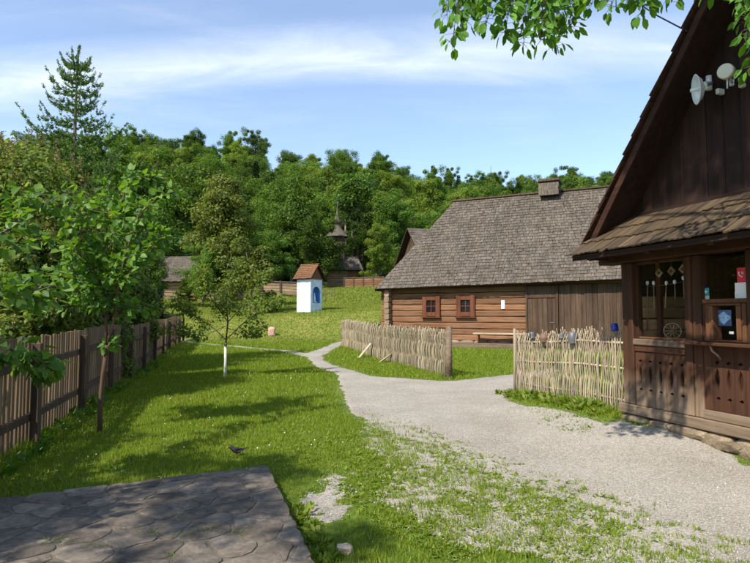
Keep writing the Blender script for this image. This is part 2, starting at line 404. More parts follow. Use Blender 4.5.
def gravel_mat():
    m, nt, b = newmat('crushed_gravel')
    v = coords(nt, (1, 1, 1), rand=False)
    vo = nt.nodes.new('ShaderNodeTexVoronoi'); vo.inputs['Scale'].default_value = 62; nt.links.new(v, vo.inputs['Vector'])
    sepc = nt.nodes.new('ShaderNodeSeparateColor'); nt.links.new(vo.outputs['Color'], sepc.inputs[0])
    c = ramp(nt, sepc.outputs[0], [(0, (.30, .275, .242)), (.5, (.38, .355, .315)), (1, (.46, .435, .39))])
    n_ = noise(nt, v, .9, 5, .6); c = mix(nt, .7, c, ramp(nt, n_, [(.3, (.72, .68, .62)), (.7, (1.08, 1.06, 1.03))]), 'MULTIPLY')
    e = ramp(nt, vo.outputs['Distance'], [(.25, (1, 1, 1)), (.75, (.45, .43, .4))]); c = mix(nt, .6, c, e, 'MULTIPLY')
    nt.links.new(c, b.inputs['Base Color']); b.inputs['Roughness'].default_value = .95; b.inputs['Specular IOR Level'].default_value = .1
    bump(nt, b, vo.outputs['Distance'], -.6, .012); return m
M['ground'] = ground_mat(); M['gravel'] = gravel_mat()
M['pebble'] = stone('pebble', (.27, .24, .21), (.55, .51, .45), 8, .1)
def pebble_mat():
    m, nt, b = newmat('loose_pebble'); g = nt.nodes.new('ShaderNodeNewGeometry')
    c = ramp(nt, g.outputs['Random Per Island'], [(0, (.25, .23, .20)), (.5, (.34, .315, .28)), (1, (.42, .395, .35))])
    nt.links.new(c, b.inputs['Base Color']); b.inputs['Roughness'].default_value = .9; return m
M['pebbles'] = pebble_mat()

# ------------------------------------------------------------------ ground, path, grass
def vnoise(x, y, seed=0):
    xi = np.floor(x).astype(np.int64); yi = np.floor(y).astype(np.int64); xf = x - xi; yf = y - yi
    def hsh(a, b):
        n = (a * 374761393 + b * 668265263 + seed * 1442695041) & 0xffffffff
        n = ((n ^ (n >> 13)) * 1274126177) & 0xffffffff
        return ((n ^ (n >> 16)) & 0xffff) / 65535.0
    u = xf * xf * (3 - 2 * xf); v = yf * yf * (3 - 2 * yf)
    return (hsh(xi, yi) * (1 - u) + hsh(xi + 1, yi) * u) * (1 - v) + (hsh(xi, yi + 1) * (1 - u) + hsh(xi + 1, yi + 1) * u) * v
def fbm(x, y, seed=0):
    return .5 * vnoise(x, y, seed) + .27 * vnoise(x * 2.1, y * 2.1, seed + 1) + .15 * vnoise(x * 4.3, y * 4.3, seed + 2) + .08 * vnoise(x * 8.7, y * 8.7, seed + 3)
def inside(poly, x, y):
    c = np.zeros(np.shape(x), bool); n = len(poly)
    for i in range(n):
        x0, y0 = poly[i]; x1, y1 = poly[(i + 1) % n]
        if y0 == y1: continue
        t = ((y0 > y) != (y1 > y)) & (x < (x1 - x0) * (y - y0) / (y1 - y0) + x0); c ^= t
    return c
def segd(x, y, a, b):
    dx, dy = b[0] - a[0], b[1] - a[1]; L = dx * dx + dy * dy + 1e-9
    t = np.clip(((x - a[0]) * dx + (y - a[1]) * dy) / L, 0, 1)
    return np.hypot(x - a[0] - t * dx, y - a[1] - t * dy)
def sdf(poly, x, y):
    d = np.full(np.shape(x), 1e9); n = len(poly)
    for i in range(n): d = np.minimum(d, segd(x, y, poly[i], poly[(i + 1) % n]))
    return np.where(inside(poly, x, y), d, -d)
g2 = lambda x, y, z=0.0: (gp(x, y, z).x, gp(x, y, z).y)
PATH = [g2(304, 353.5, .1), g2(316, 365, .05), g2(336, 375), g2(342, 394), g2(349, 412), g2(380, 434), g2(430, 458), g2(500, 486), g2(580, 515), g2(640, 538), g2(700, 563),
        (2.7, 2.6), (3.2, -6), (14, -6), (14, 2.5), (6.2, 3.0), g2(752, 468), g2(690, 442), g2(640, 428, .12), g2(624, 424, .12), g2(604, 430, .05), g2(560, 420), g2(522, 410), g2(504, 399), g2(513, 391),
        g2(530, 378), g2(560, 371), g2(556, 367), g2(516, 374), g2(453, 381), g2(420, 379.5), g2(372, 377), g2(350, 370), g2(324, 359, .05), g2(323, 353, .1), g2(336, 349, .1), g2(330, 347.5, .12)]
TRAILS = [([g2(170, 341.5, .12), g2(206, 344, .12), g2(250, 347.5, .12), g2(285, 351, .1), g2(308, 355, .1)], .26), ([g2(318, 354, .1), (-1.9, 29.2), (-1.5, 30.4), (-1.2, 31.6)], .34)]
def pathsd(x, y):
    d = sdf(PATH, x, y)
    for pl, w in TRAILS:
        for a, b in zip(pl[:-1], pl[1:]): d = np.maximum(d, w - segd(x, y, a, b))
    return d
BARE = g2(320, 505)
def gravelmask(x, y):
    d = pathsd(x, y); near = (1 - S(y, 6.5, 10)) * (1 - S(x, 2.4, 3.2))
    n = fbm(x * 1.9 + 11, y * 1.9, 5) - .5
    n2_ = fbm(x * 5 + 3, y * 5, 9) - .5
    return d + near * 1.15 * S(x * .35 - y * .3, -2.7, -1.3) + 1.1 * np.exp(-((x - BARE[0]) ** 2 / .12 + (y - BARE[1]) ** 2 / .5)) * (fbm(x * 4.2, y * 4.2, 77) > .43) + n * (0.10 + 1.3 * near) + n2_ * (.16 + .5 * near)

# slab of crazy paving, lower left
SZ = .13
c1 = gp(268, 465, SZ); c2 = gp(-70, 506, SZ); c3 = gp(316, 563, SZ)
ed = (c3 - c1) * 2.1
SLAB = [(c1.x, c1.y), (c2.x, c2.y), (c2.x + ed.x, c2.y + ed.y), (c1.x + ed.x, c1.y + ed.y)]

def ground():
    ys = np.concatenate([np.arange(-14, 0, 1.0), np.arange(0, 14, .2), np.arange(14, 45, .5), np.arange(45, 120, 2.5), np.arange(120, 420, 10), [420, 520, 700, 1000]])
    xs_ = np.concatenate([[-900, -600, -400], np.arange(-300, -60, 12), np.arange(-60, -16, 2.5), np.arange(-16, 16, .25), np.arange(16, 60, 2.5), np.arange(60, 301, 12), [400, 600, 900]])
    X, Y = np.meshgrid(xs_, ys); Z = H(X, Y)
    Z = np.where(Y > 235, H(X, np.full_like(Y, 235)) - (Y - 235) * .12, Z)
    Z = Z - 0.02 * S(pathsd(X, Y), -.05, .3) * (Y < 30)
    nx, ny = len(xs_), len(ys)
    V = np.stack([X.ravel(), Y.ravel(), Z.ravel()], 1)
    i = np.arange(nx * ny).reshape(ny, nx)
    F = np.stack([i[:-1, :-1].ravel(), i[:-1, 1:].ravel(), i[1:, 1:].ravel(), i[1:, :-1].ravel()], 1)
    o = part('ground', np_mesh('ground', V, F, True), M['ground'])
    o['kind'] = 'structure'; o['label'] = 'grassy ground rising into a wooded hillside'
ground()
def path():
    allv, allf, off = [], [], 0
    for (x0, x1, y0, y1, st) in ((-3.2, 7.6, 1.5, 12, .05), (-8, 9, 12, 24, .1), (-12, 4, 24, 62, .14)):
        xs_ = np.arange(x0, x1 + st, st); ys = np.arange(y0, y1 + st, st)
        ys[-1] = y1
        X, Y = np.meshgrid(xs_, ys); g = gravelmask(X, Y)
        Z = H(X, Y) + np.where(g > .05, .010, -.03 + .04 * np.clip(g / .05, 0, 1)) + .004 * (fbm(X * 3, Y * 3, 2) - .5)
        nx, ny = len(xs_), len(ys); i = np.arange(nx * ny).reshape(ny, nx)
        q = np.stack([i[:-1, :-1], i[:-1, 1:], i[1:, 1:], i[1:, :-1]], -1)
        keep = (g[:-1, :-1] > 0) | (g[1:, 1:] > 0) | (g[1:, :-1] > 0) | (g[:-1, 1:] > 0)
        keep &= ~inside(SLAB, X[:-1, :-1], Y[:-1, :-1])
        q = q[keep]; used, inv = np.unique(q, return_inverse=True)
        V = np.stack([X.ravel(), Y.ravel(), Z.ravel()], 1)[used]
        allv.append(V); allf.append(inv.reshape(-1, 4) + off); off += len(V)
    o = part('gravel_path', np_mesh('gravel_path', np.concatenate(allv), np.concatenate(allf), True), M['gravel'])
    o['kind'] = 'structure'; o['label'] = 'pale crushed gravel path curving between the fences'
path()

def fenceX(y): return -4.18 - .26 * (y - 6.24)
TCK0 = Vector((3.6, 8.1, 0)); TD = Vector((.317, -.949, 0)).normalized(); TN = Vector((TD.y, -TD.x, 0))
if TN.x > 0: TN = -TN
TFOOT = [tuple((TCK0 + TD * a - TN * b).xy) for a, b in ((-.05, -.12), (5.1, -.12), (5.1, 4.6), (-.05, 4.6))]
HA = Vector((.6, 28.1, 0)); HE = Vector((.894, -.447, 0)).normalized(); HNV = Vector((-.447, -.894, 0)).normalized()
HFOOT = [tuple((HA + HE * a - HNV * b).xy) for a, b in ((-.1, -.1), (15, -.1), (15, 8), (-.1, 8))]
def blades(rng, x, y, z, hgt, wid, lean=.35):
    n = len(x); a = rng.uniform(0, 2 * np.pi, n); l = rng.uniform(0, 2 * np.pi, n)
    hh = hgt * rng.uniform(.5, 1.25, n); ww = wid * rng.uniform(.7, 1.3, n)
    dx, dy = np.cos(a) * ww / 2, np.sin(a) * ww / 2; k = lean * rng.uniform(.2, 1.8, n) * hh
    V = np.empty((n, 3, 3)); V[:, 0] = np.stack([x - dx, y - dy, z], 1); V[:, 1] = np.stack([x + dx, y + dy, z], 1)
    V[:, 2] = np.stack([x + np.cos(l) * k, y + np.sin(l) * k, z + hh], 1)
    return V.reshape(-1, 3)
def lawn():
    rng = np.random.default_rng(3); near, far = [], []
    for (y0, y1, dens, hg, wd) in ((2.6, 5.2, 5600, .042, .0075), (5.2, 7.5, 4600, .045, .008), (7.5, 10, 3400, .05, .009), (10, 14, 2000, .058, .012), (14, 20, 1000, .07, .017),
                                   (20, 30, 480, .085, .026), (30, 45, 260, .07, .045), (45, 97, 40, .12, .12)):
        xl = -.74 * y1 - 1; xr = min(.74 * y1 + 1, 13 if y1 < 31 else 60)
        n = int((xr - xl) * (y1 - y0) * dens)
        x = rng.uniform(xl, xr, n); y = rng.uniform(y0, y1, n)
        k = x > (fenceX(y) - 2.5 if y0 < 30 else -60)
        x, y = x[k], y[k]
        g = gravelmask(x, y); cl = fbm(x * 3.1, y * 3.1, 21)
        p = 1 - S(g, -.32, .03)
        d0 = pathsd(x, y); nz = (1 - S(y, 6.8, 10)) * (1 - S(x, 2.4, 3.2))
        cl2 = fbm(x * 2.0 + 31, y * 2.0, 51); cl3 = fbm(x * 9 + 3, y * 9, 52)
        pn = np.clip(.74 - .80 * S(d0, -.35, .55) + (cl2 - .5) * .7 * S(d0, -2.2, -1.0) + (cl3 - .5) * 3.4 * S(d0, -2.4, -.9) - .8 * np.exp(-((x - BARE[0]) ** 2 / .12 + (y - BARE[1]) ** 2 / .5)) * (1.5 * (fbm(x * 4.2, y * 4.2, 77) > .44)), 0, 1) * (1 - S(d0, .2, .9))
        p = p * (1 - nz) + pn * nz
        patch = fbm(x * .9 + 7, y * .9, 33); p = p * np.clip(.45 + patch * 1.2, .3, 1)
        k = (rng.uniform(0, 1, len(x)) < p) & ~inside(SLAB, x, y) & ~inside(TFOOT, x, y) & ~inside(HFOOT, x, y)
        x, y = x[k], y[k]; z = H(x, y) - .004 + .013 * (g[k] > .02)
        tall = (1 - .22 * nz[k] * S(d0[k], -1.6, -.6)) + .9 * np.clip(fbm(x * 2.3, y * 2.3, 41) - .5, 0, 1) * 2
        # uncut grass along fences and wall feet
        fx = np.abs(x - fenceX(y)); tall = tall * (1 + 1.6 * np.exp(-fx / .18) * (y < 30))
        w2 = segd(x, y, (3.0, 12.0), (3.69, 8.3)); tall = tall * (1 + 1.5 * np.exp(-w2 / .22) * (y < 13))
        w1 = segd(x, y, (1.98, 14.4), (-1.6, 27)); tall = tall * (1 + .9 * np.exp(-w1 / .2))
        (near if y0 < 30 else far).append(blades(rng, x, y, z, hg * tall, wd))
    for nm, L, mt, lb in (('lawn_grass', near, 'grass', 'short green lawn grass'), ('meadow_grass', far, 'grass_dry', 'drier meadow grass on the bank and slope')):
        V = np.concatenate(L); o = part(nm, np_mesh(nm, V, np.arange(len(V)).reshape(-1, 3)), M[mt])
        tag(o, lb, 'grass', kind='stuff')
lawn()

def frames(A, N):
    A = A / np.linalg.norm(A, axis=1, keepdims=True); Sx = np.cross(A, N); Sx /= np.linalg.norm(Sx, axis=1, keepdims=True) + 1e-9
    return A, Sx, np.cross(Sx, A)
def leafmesh(P, A, N, L, W, kind='diamond', fold=.15, droop=.0):
    """P base, A axis, N normal, L length, W width -> verts, quads"""
    n = len(P); A, Sx, N = frames(A, N); L = np.broadcast_to(L, (n,))[:, None]; W = np.broadcast_to(W, (n,))[:, None]
    if kind == 'diamond':
        V = np.empty((n, 4, 3)); V[:, 0] = P; V[:, 1] = P + A * L * .5 + Sx * W * .5 + N * W * fold; V[:, 2] = P + A * L - N * L * droop; V[:, 3] = P + A * L * .5 - Sx * W * .5 + N * W * fold
        F = np.arange(n * 4).reshape(n, 4); return V.reshape(-1, 3), F
    pr = {'heart': ((.10, .44), (.5, .43)), 'oval': ((.28, .42), (.68, .38)), 'lance': ((.25, .5), (.6, .36))}[kind]
    V = np.empty((n, 6, 3)); V[:, 0] = P; V[:, 3] = P + A * L - N * L * droop
    for sgn, i0, i1 in ((1, 1, 2), (-1, 5, 4)):
        for (q, w), i in zip(pr, (i0, i1)):
            V[:, i] = P + A * L * q + sgn * Sx * W * w + N * W * fold - N * L * droop * q * q
    b = np.arange(n)[:, None] * 6
    F = np.concatenate([b + np.array([[0, 1, 2, 3]]), b + np.array([[0, 3, 4, 5]])], 0)
    return V.reshape(-1, 3), F
def unit(rng, n):
    v = rng.normal(size=(n, 3)); return v / np.linalg.norm(v, axis=1, keepdims=True)

def pebbles():
    rng = np.random.default_rng(5); n = 60000
    y = 2.8 + 10 * rng.uniform(0, 1, n) ** 1.6; x = rng.uniform(-1, 1, n) * .72 * y + .2
    g = gravelmask(x, y); k = (g > -.1) & ~inside(SLAB, x, y) & ~inside(TFOOT, x, y); x, y = x[k], y[k]; n = len(x)
    r = rng.uniform(.003, .0085, n) * (1 + (rng.uniform(0, 1, n) > .97) * 1.0); z = H(x, y) + .010 + r * .2
    O = np.array([(1, 0, 0), (0, 1, 0), (-1, 0, 0), (0, -1, 0), (0, 0, .7), (0, 0, -.7)], float)
    a = rng.uniform(0, 6.28, n); ca, sa = np.cos(a), np.sin(a)
    P = O[None] * rng.uniform(.65, 1.3, (n, 6, 3)); q = P.copy()
    q[:, :, 0] = P[:, :, 0] * ca[:, None] - P[:, :, 1] * sa[:, None]; q[:, :, 1] = P[:, :, 0] * sa[:, None] + P[:, :, 1] * ca[:, None]
    V = q * r[:, None, None] + np.stack([x, y, z], 1)[:, None]
    Fo = np.array([(0, 1, 4), (1, 2, 4), (2, 3, 4), (3, 0, 4), (1, 0, 5), (2, 1, 5), (3, 2, 5), (0, 3, 5)])
    F = (np.arange(n)[:, None, None] * 6 + Fo[None]).reshape(-1, 3)
    o = part('loose_gravel', np_mesh('loose_gravel', V.reshape(-1, 3), F), M['pebbles'])
    tag(o, 'loose pale gravel stones lying on the path', 'gravel', kind='stuff')
pebbles()

def rosettes(name, label, C, nl, L0, L1, up, mat, seed, kind='oval', wr=.38):
    rng = np.random.default_rng(seed); P = []; A = []; Ls = []
    for (x, y, sc) in C:
        k = int(nl * rng.uniform(.7, 1.3)); a = rng.uniform(0, 6.28, k); e = np.clip(rng.normal(up, .3, k), .05, 1.4)
        A.append(np.stack([np.cos(a) * np.cos(e), np.sin(a) * np.cos(e), np.sin(e)], 1))
        P.append(np.stack([x + np.cos(a) * .01 * sc + rng.normal(0, .012, k) * sc, y + np.sin(a) * .01 * sc + rng.normal(0, .012, k) * sc, np.full(k, h1(x, y) - .003) + rng.uniform(0, .03, k) * sc * up], 1)); Ls.append(rng.uniform(L0, L1, k) * sc)
    P = np.concatenate(P); A = np.concatenate(A); Ls = np.concatenate(Ls)
    N = np.cross(np.cross(A, np.array([0, 0, 1.0])) + 1e-4, A) + rng.normal(0, .25, A.shape)
    V, F = leafmesh(P, A, N, Ls, Ls * wr, kind, .12, .25)
    o = part(name, np_mesh(name, V, F), mat); tag(o, label, 'weeds', kind='stuff'); return o
def weeds():
    rng = np.random.default_rng(17); C = []
    while len(C) < 2600:
        y = rng.uniform(2.9, 8.5); x = rng.uniform(-1.4, 3.0); d = float(pathsd(np.array([x]), np.array([y]))[0])
        if d > .7 or d < -1.5 or inside(SLAB, np.array([x]), np.array([y]))[0]: continue
        f = float(fbm(np.array([x * 2.2]), np.array([y * 2.2]), 21)[0])
        if rng.uniform() > np.clip((f - .34) * 4, 0, 1) * (1 if d < .15 else .3) * (1 if y < 7 else .5): continue
        C.append((x, y, rng.uniform(.55, 1.25)))
    rosettes('path_edge_weeds', 'low green weeds and plantain growing through the gravel edge', C, 8, .02, .052, .55, M['lf_weed'], 18, 'lance', .36)
    C = []
    for i in range(60):
        q = rng.uniform(0, 1); p0 = Vector(SLAB[0]).lerp(Vector(SLAB[3]), .18 + q * .45)
        C.append((p0.x + rng.uniform(.05, .22), p0.y + rng.uniform(-.1, .1), rng.uniform(.9, 1.5)))
    rosettes('slab_edge_weeds', 'leafy bright green weeds beside the stone paving edge', C, 9, .03, .07, .9, M['lf_weed'], 19, 'oval', .5)
    C = []
    for i in range(170):
        q = rng.uniform(0, 1); a, b = Vector((3.0, 12.0)), Vector((3.68, 8.3)); p0 = a.lerp(b, q)
        C.append((p0.x - rng.uniform(.05, .55) * (1 if rng.uniform() < .8 else .3), p0.y - .05, rng.uniform(.7, 1.7) if .25 < q < .9 else rng.uniform(.6, 1.0)))
    rosettes('fence_foot_weeds', 'green weeds along the foot of the peeled stick fence', C, 10, .06, .13, .85, M['lf_weed'], 20, 'lance', .4)
    C = []
    for i in range(150):
        y = rng.uniform(4.5, 24); C.append((fenceX(y) + rng.uniform(.02, .35), y, rng.uniform(.7, 1.7)))
    rosettes('board_fence_weeds', 'dark green weeds along the foot of the board fence', C, 9, .06, .14, .8, M['lf_lilac'], 22, 'oval', .5)
    # clover and daisy heads in the lawn
    n = 300; y = 5.5 + 22 * rng.uniform(0, 1, n) ** 1.4; x = rng.uniform(-.7, .1, n) * y
    k = (gravelmask(x, y) < -.35) & (x > fenceX(y) + .3) & ~inside(SLAB, x, y) & (fbm(x * .7, y * .7, 3) > .42); x, y = x[k], y[k]; n = len(x)
    P = np.stack([x, y, H(x, y) + rng.uniform(.05, .1, n)], 1)
    A = unit(rng, n); A[:, 2] *= .3; V, F = leafmesh(P - A * .009, A, np.tile(np.array([[-.3, -.5, 1.0]]), (n, 1)), .009 * (1 + y / 9), .009 * (1 + y / 9))
    o = part('lawn_daisies', np_mesh('lawn_daisies', V, F), M['daisy']); tag(o, 'tiny white clover and daisy heads in the lawn', 'flowers', kind='stuff')
weeds()

# ------------------------------------------------------------------ stone paving
def clip(poly, p, n):
    out = []
    for i in range(len(poly)):
        a, b = poly[i], poly[(i + 1) % len(poly)]; da, db = (a - p).dot(n), (b - p).dot(n)
        if da <= 0: out.append(a)
        if (da < 0) != (db < 0) and abs(da - db) > 1e-9: out.append(a.lerp(b, da / (da - db)))
    return out
def paving():
    rr = random.Random(11)
    root = empty('stone_paving', (c1.x, c1.y, 0)); O = Vector((c1.x, c1.y))
    P = [Vector(p) - O for p in SLAB]
    tag(root, 'raised slab of grey crazy-paving stones at lower left in dappled shade', 'paving')
    mb = MB(); n = len(P); cen = sum(P, Vector((0, 0))) / 4
    Q = [p + (cen - p).normalized() * .03 for p in P]
    mb.add([(p.x, p.y, -.1) for p in Q] + [(p.x, p.y, SZ - .007) for p in Q], [(0, 1, 2, 3), (7, 6, 5, 4)] + [(i, i + 4, (i + 1) % 4 + 4, (i + 1) % 4) for i in range(4)])
    mb.build('mortar_bed', M['mortar'], root)
    ex = P[1] - P[0]; ey = P[3] - P[0]; seeds = []
    tries = 0
    while len(seeds) < 190 and tries < 5000:
        tries += 1
        a, b = rr.random(), rr.random(); s_ = P[0] + ex * a + ey * b
        if all((s_ - q).length > .13 + .17 * mnoise.noise(Vector((s_.x * 1.7, s_.y * 1.7, 3))) ** 2 * 3 + rr.uniform(0, .08) for q in seeds): seeds.append(s_)
    for s_ in seeds:
        poly = [p.copy() for p in P]
        for q in seeds:
            if q is s_ or (q - s_).length > 2: continue
            nrm = (q - s_).normalized(); poly = clip(poly, (q + s_) / 2 - nrm * rr.uniform(.001, .006), nrm)
            if len(poly) < 3: break
        if len(poly) < 3: continue
        pts = []
        m = len(poly)
        for i in range(m):
            a, b = poly[i], poly[(i + 1) % m]; L = (b - a).length
            if L < .04: pts.append((a + b) / 2); continue
            k = max(2, int(L / .07))
            for j in range(k):
                t = (j + .5) / k; p = a.lerp(b, t); nn = Vector((b.y - a.y, a.x - b.x)).normalized()
                pts.append(p - nn * abs(rr.gauss(0, .010)))
        cc = sum(pts, Vector((0, 0))) / len(pts); dz = rr.uniform(-.002, .003); tx, ty = rr.gauss(0, .003), rr.gauss(0, .003)
        k = len(pts)
        def zz_(p): return SZ + dz + (p.x - cc.x) * tx + (p.y - cc.y) * ty + rr.gauss(0, .0012)
        V = [(p.x, p.y, SZ - .14) for p in pts] + [(p.x, p.y, zz_(p) - .004) for p in pts]
        I = [cc + (p - cc) * (1 - min(.45,   .005 / max((p - cc).length, .03))) for p in pts]; V += [(p.x, p.y, zz_(p)) for p in I]
        J = [cc + (p - cc) * .5 for p in pts]; V += [(p.x, p.y, zz_(p) + .004) for p in J]; V.append((cc.x, cc.y, zz_(cc) + .004))
        F = []
        for i in range(k):
            j = (i + 1) % k
            for q in range(3): F.append((q * k + i, q * k + j, (q + 1) * k + j, (q + 1) * k + i))
            F.append((3 * k + i, 3 * k + j, 4 * k))
        MB().add(V, F).build('paving_stone', M['slab'], root)
    # little tufts in the joints
    rng = np.random.default_rng(4); rows = []
    for (x, y) in ((150, 533), (203, 530), (193, 535), (240, 533), (180, 556), (95, 548), (60, 540)):
        g = gp(x, y, SZ); k = 26
        rows.append(blades(rng, g.x + rng.normal(0, .05, k), g.y + rng.normal(0, .025, k), np.full(k, SZ - .01), .04, .008, .8))
    V = np.concatenate(rows) - np.array([c1.x, c1.y, 0]); o = part('joint_grass', np_mesh('joint_grass', V, np.arange(len(V)).reshape(-1, 3)), M['grass'], root); o['kind'] = 'stuff'
paving()

# ------------------------------------------------------------------ building helpers
def plane_hit(x, y, P0, d, nrm, o):
    """pixel -> (along, height) on the vertical plane o metres behind a wall line"""
    r = ray(x, y); Q = P0 - nrm * o; k = ((Q - CAM).dot(nrm)) / r.dot(nrm); P = CAM + r * k
    return (P - P0).dot(d), P.z
def tk(x, y, o=0.0): return plane_hit(x, y, TCK0, TD, TN, o)
def hk(x, y, o=0.0): return plane_hit(x, y, HA, HE, HNV, o)

def beam(x0, x1, y, z, hy, hz, rr, wob=.012, seg=None, nseg=10, ax='x'):
    """rounded hewn log from x0 to x1"""
    L = x1 - x0; nseg = max(2, min(nseg, int(L / .5) + 1)); mb = MB(); V = []; F = []; m = 10
    prof = [(math.copysign(abs(math.cos(a)) ** .3, math.cos(a)), math.copysign(abs(math.sin(a)) ** .3, math.sin(a))) for a in [2 * math.pi * k / m + .314 for k in range(m)]]
    for i in range(nseg + 1):
        t = x0 + L * i / nseg; oy, oz = rr.gauss(0, wob), rr.gauss(0, wob * .6)
        for (a, b) in prof:
            p = (t, y + oy + a * hy, z + oz + b * hz); V.append(p if ax == 'x' else (p[1], p[0], p[2]))
    for i in range(nseg):
        for k in range(m): F.append((i * m + k, i * m + (k + 1) % m, (i + 1) * m + (k + 1) % m, (i + 1) * m + k))
    F.append(tuple(range(m))[::-1]); F.append(tuple(nseg * m + k for k in range(m)))
    return mb.add(V, F)
def shingles(name, E0, E1, R0, R1, rows, w0, w1, mat, parent, rr, th=.02, over=1.5, lift=.028, kind='stuff'):
    """courses of split shingles on the plane E0 E1 (eave) - R0 R1 (ridge)"""
    E0, E1, R0, R1 = map(Vector, (E0, E1, R0, R1)); V = []; F = []
    nrm = (E1 - E0).cross(R0 - E0 if (R0 - E0).length > .1 else R1 - E0).normalized()
    if nrm.z < 0: nrm = -nrm
    for i in range(rows):
        v0 = i / rows; v1 = min(1.0, (i + over) / rows)
        a0, b0 = E0.lerp(R0, v0), E1.lerp(R1, v0); a1, b1 = E0.lerp(R0, v1), E1.lerp(R1, v1)
        L = (b0 - a0).length; L1 = (b1 - a1).length
        if L < .05: continue
        p = -rr.uniform(0, w0)
        while p < L:
            w = rr.uniform(w0, w1); q0, q1 = max(p, 0) / L, min(p + w - .012, L) / L; p += w
            if q1 - q0 < .02 / L: continue
            ed_ = (b0 - a0) / L
            dn = (a0 - a1).normalized() * rr.gauss(0, .012); lf = lift + rr.gauss(0, .004)
            B0, B1 = a0 + ed_ * L * q0 + dn, a0 + ed_ * L * q1 + dn
            s1 = max(0., min(1., ((B0 - a1).dot(ed_)) / max(L1, .01))); s2 = max(0., min(1., ((B1 - a1).dot(ed_)) / max(L1, .01)))
            if s2 <= s1: continue
            T0, T1 = a1.lerp(b1, s1), a1.lerp(b1, s2)
            b = len(V)
            V += [B0 + nrm * lf, B1 + nrm * lf, T1 + nrm * .004, T0 + nrm * .004, B0 + nrm * (lf + th), B1 + nrm * (lf + th), T1 + nrm * (th * .6), T0 + nrm * (th * .6)]
            F += [(b, b + 3, b + 2, b + 1), (b + 4, b + 5, b + 6, b + 7), (b, b + 1, b + 5, b + 4), (b + 1, b + 2, b + 6, b + 5), (b + 3, b, b + 4, b + 7)]
    o = part(name, MB().add(V, F).mesh(name, False), mat, parent)
    if kind: o['kind'] = kind
    return o
def slab4(mb, A, B, C, D, th, n=None):
    """thick quad"""
    A, B, C, D = map(Vector, (A, B, C, D)); n = (B - A).cross(D - A).normalized() * th
    V = [A, B, C, D, A + n, B + n, C + n, D + n]
    mb.add(V, [(0, 3, 2, 1), (4, 5, 6, 7), (0, 1, 5, 4), (1, 2, 6, 5), (2, 3, 7, 6), (3, 0, 4, 7)])
def rockmesh(rr, sx, sy, sz, rough=.18, n=2, flat=0):
    bm = bmesh.new(); bmesh.ops.create_icosphere(bm, subdivisions=n, radius=1)
    sd = rr.uniform(0, 100)
    for v in bm.verts:
        c = v.co; k = max(abs(c.x), abs(c.y), abs(c.z)) ** .8
        c = c / k if k else c
        d = 1 + rough * mnoise.noise(c * 1.7 + Vector((sd, sd, sd))) + rough * .5 * mnoise.noise(c * 4 + Vector((sd, 0, 0)))
        v.co = Vector((c.x * sx * d, c.y * sy * d, c.z * sz * d))
    me = bpy.data.meshes.new('rock'); bm.to_mesh(me); bm.free(); return me

def four_pane(root, t, z, w, h, fw, fmat, rr, y=-.03, groups=True):
    """small casement: board frame, mullion cross, panes"""
    wd = empty('window', (t, y, z)); wd.parent = root
    b = fw
    for (x0, x1, z0, z1) in ((-w / 2 - b, -w / 2, -h / 2 - b, h / 2 + b), (w / 2, w / 2 + b, -h / 2 - b, h / 2 + b), (-w / 2 + .002, w / 2 - .002, h / 2, h / 2 + b * .8), (-w / 2 + .002, w / 2 - .002, -h / 2 - b * .9, -h / 2)):
        MB().cbox(x0, x1, -.07, .06, z0, z1, .008).build('frame', fmat, wd)
    MB().cbox(-w / 2 - b - .04, w / 2 + b + .04, -.12, .03, -h / 2 - b - .05, -h / 2 - b - .003, .01).build('sill', fmat, wd)
    MB().cbox(-.018, .018, -.035, .02, -h / 2, h / 2, .004).build('mullion', fmat, wd)
    MB().cbox(-w / 2, w / 2, -.033, .018, -.018, .018, .004).build('mullion', fmat, wd)
    for sx in (0, 1):
        for sz in (0, 1):
            x0 = -w / 2 + sx * (w / 2 + .018); z0 = -h / 2 + sz * (h / 2 + .018)
            MB().box(x0, x0 + w / 2 - .018, -.012, -.006, z0, z0 + h / 2 - .018).build('pane', M['dark_glass'], wd)
    return wd

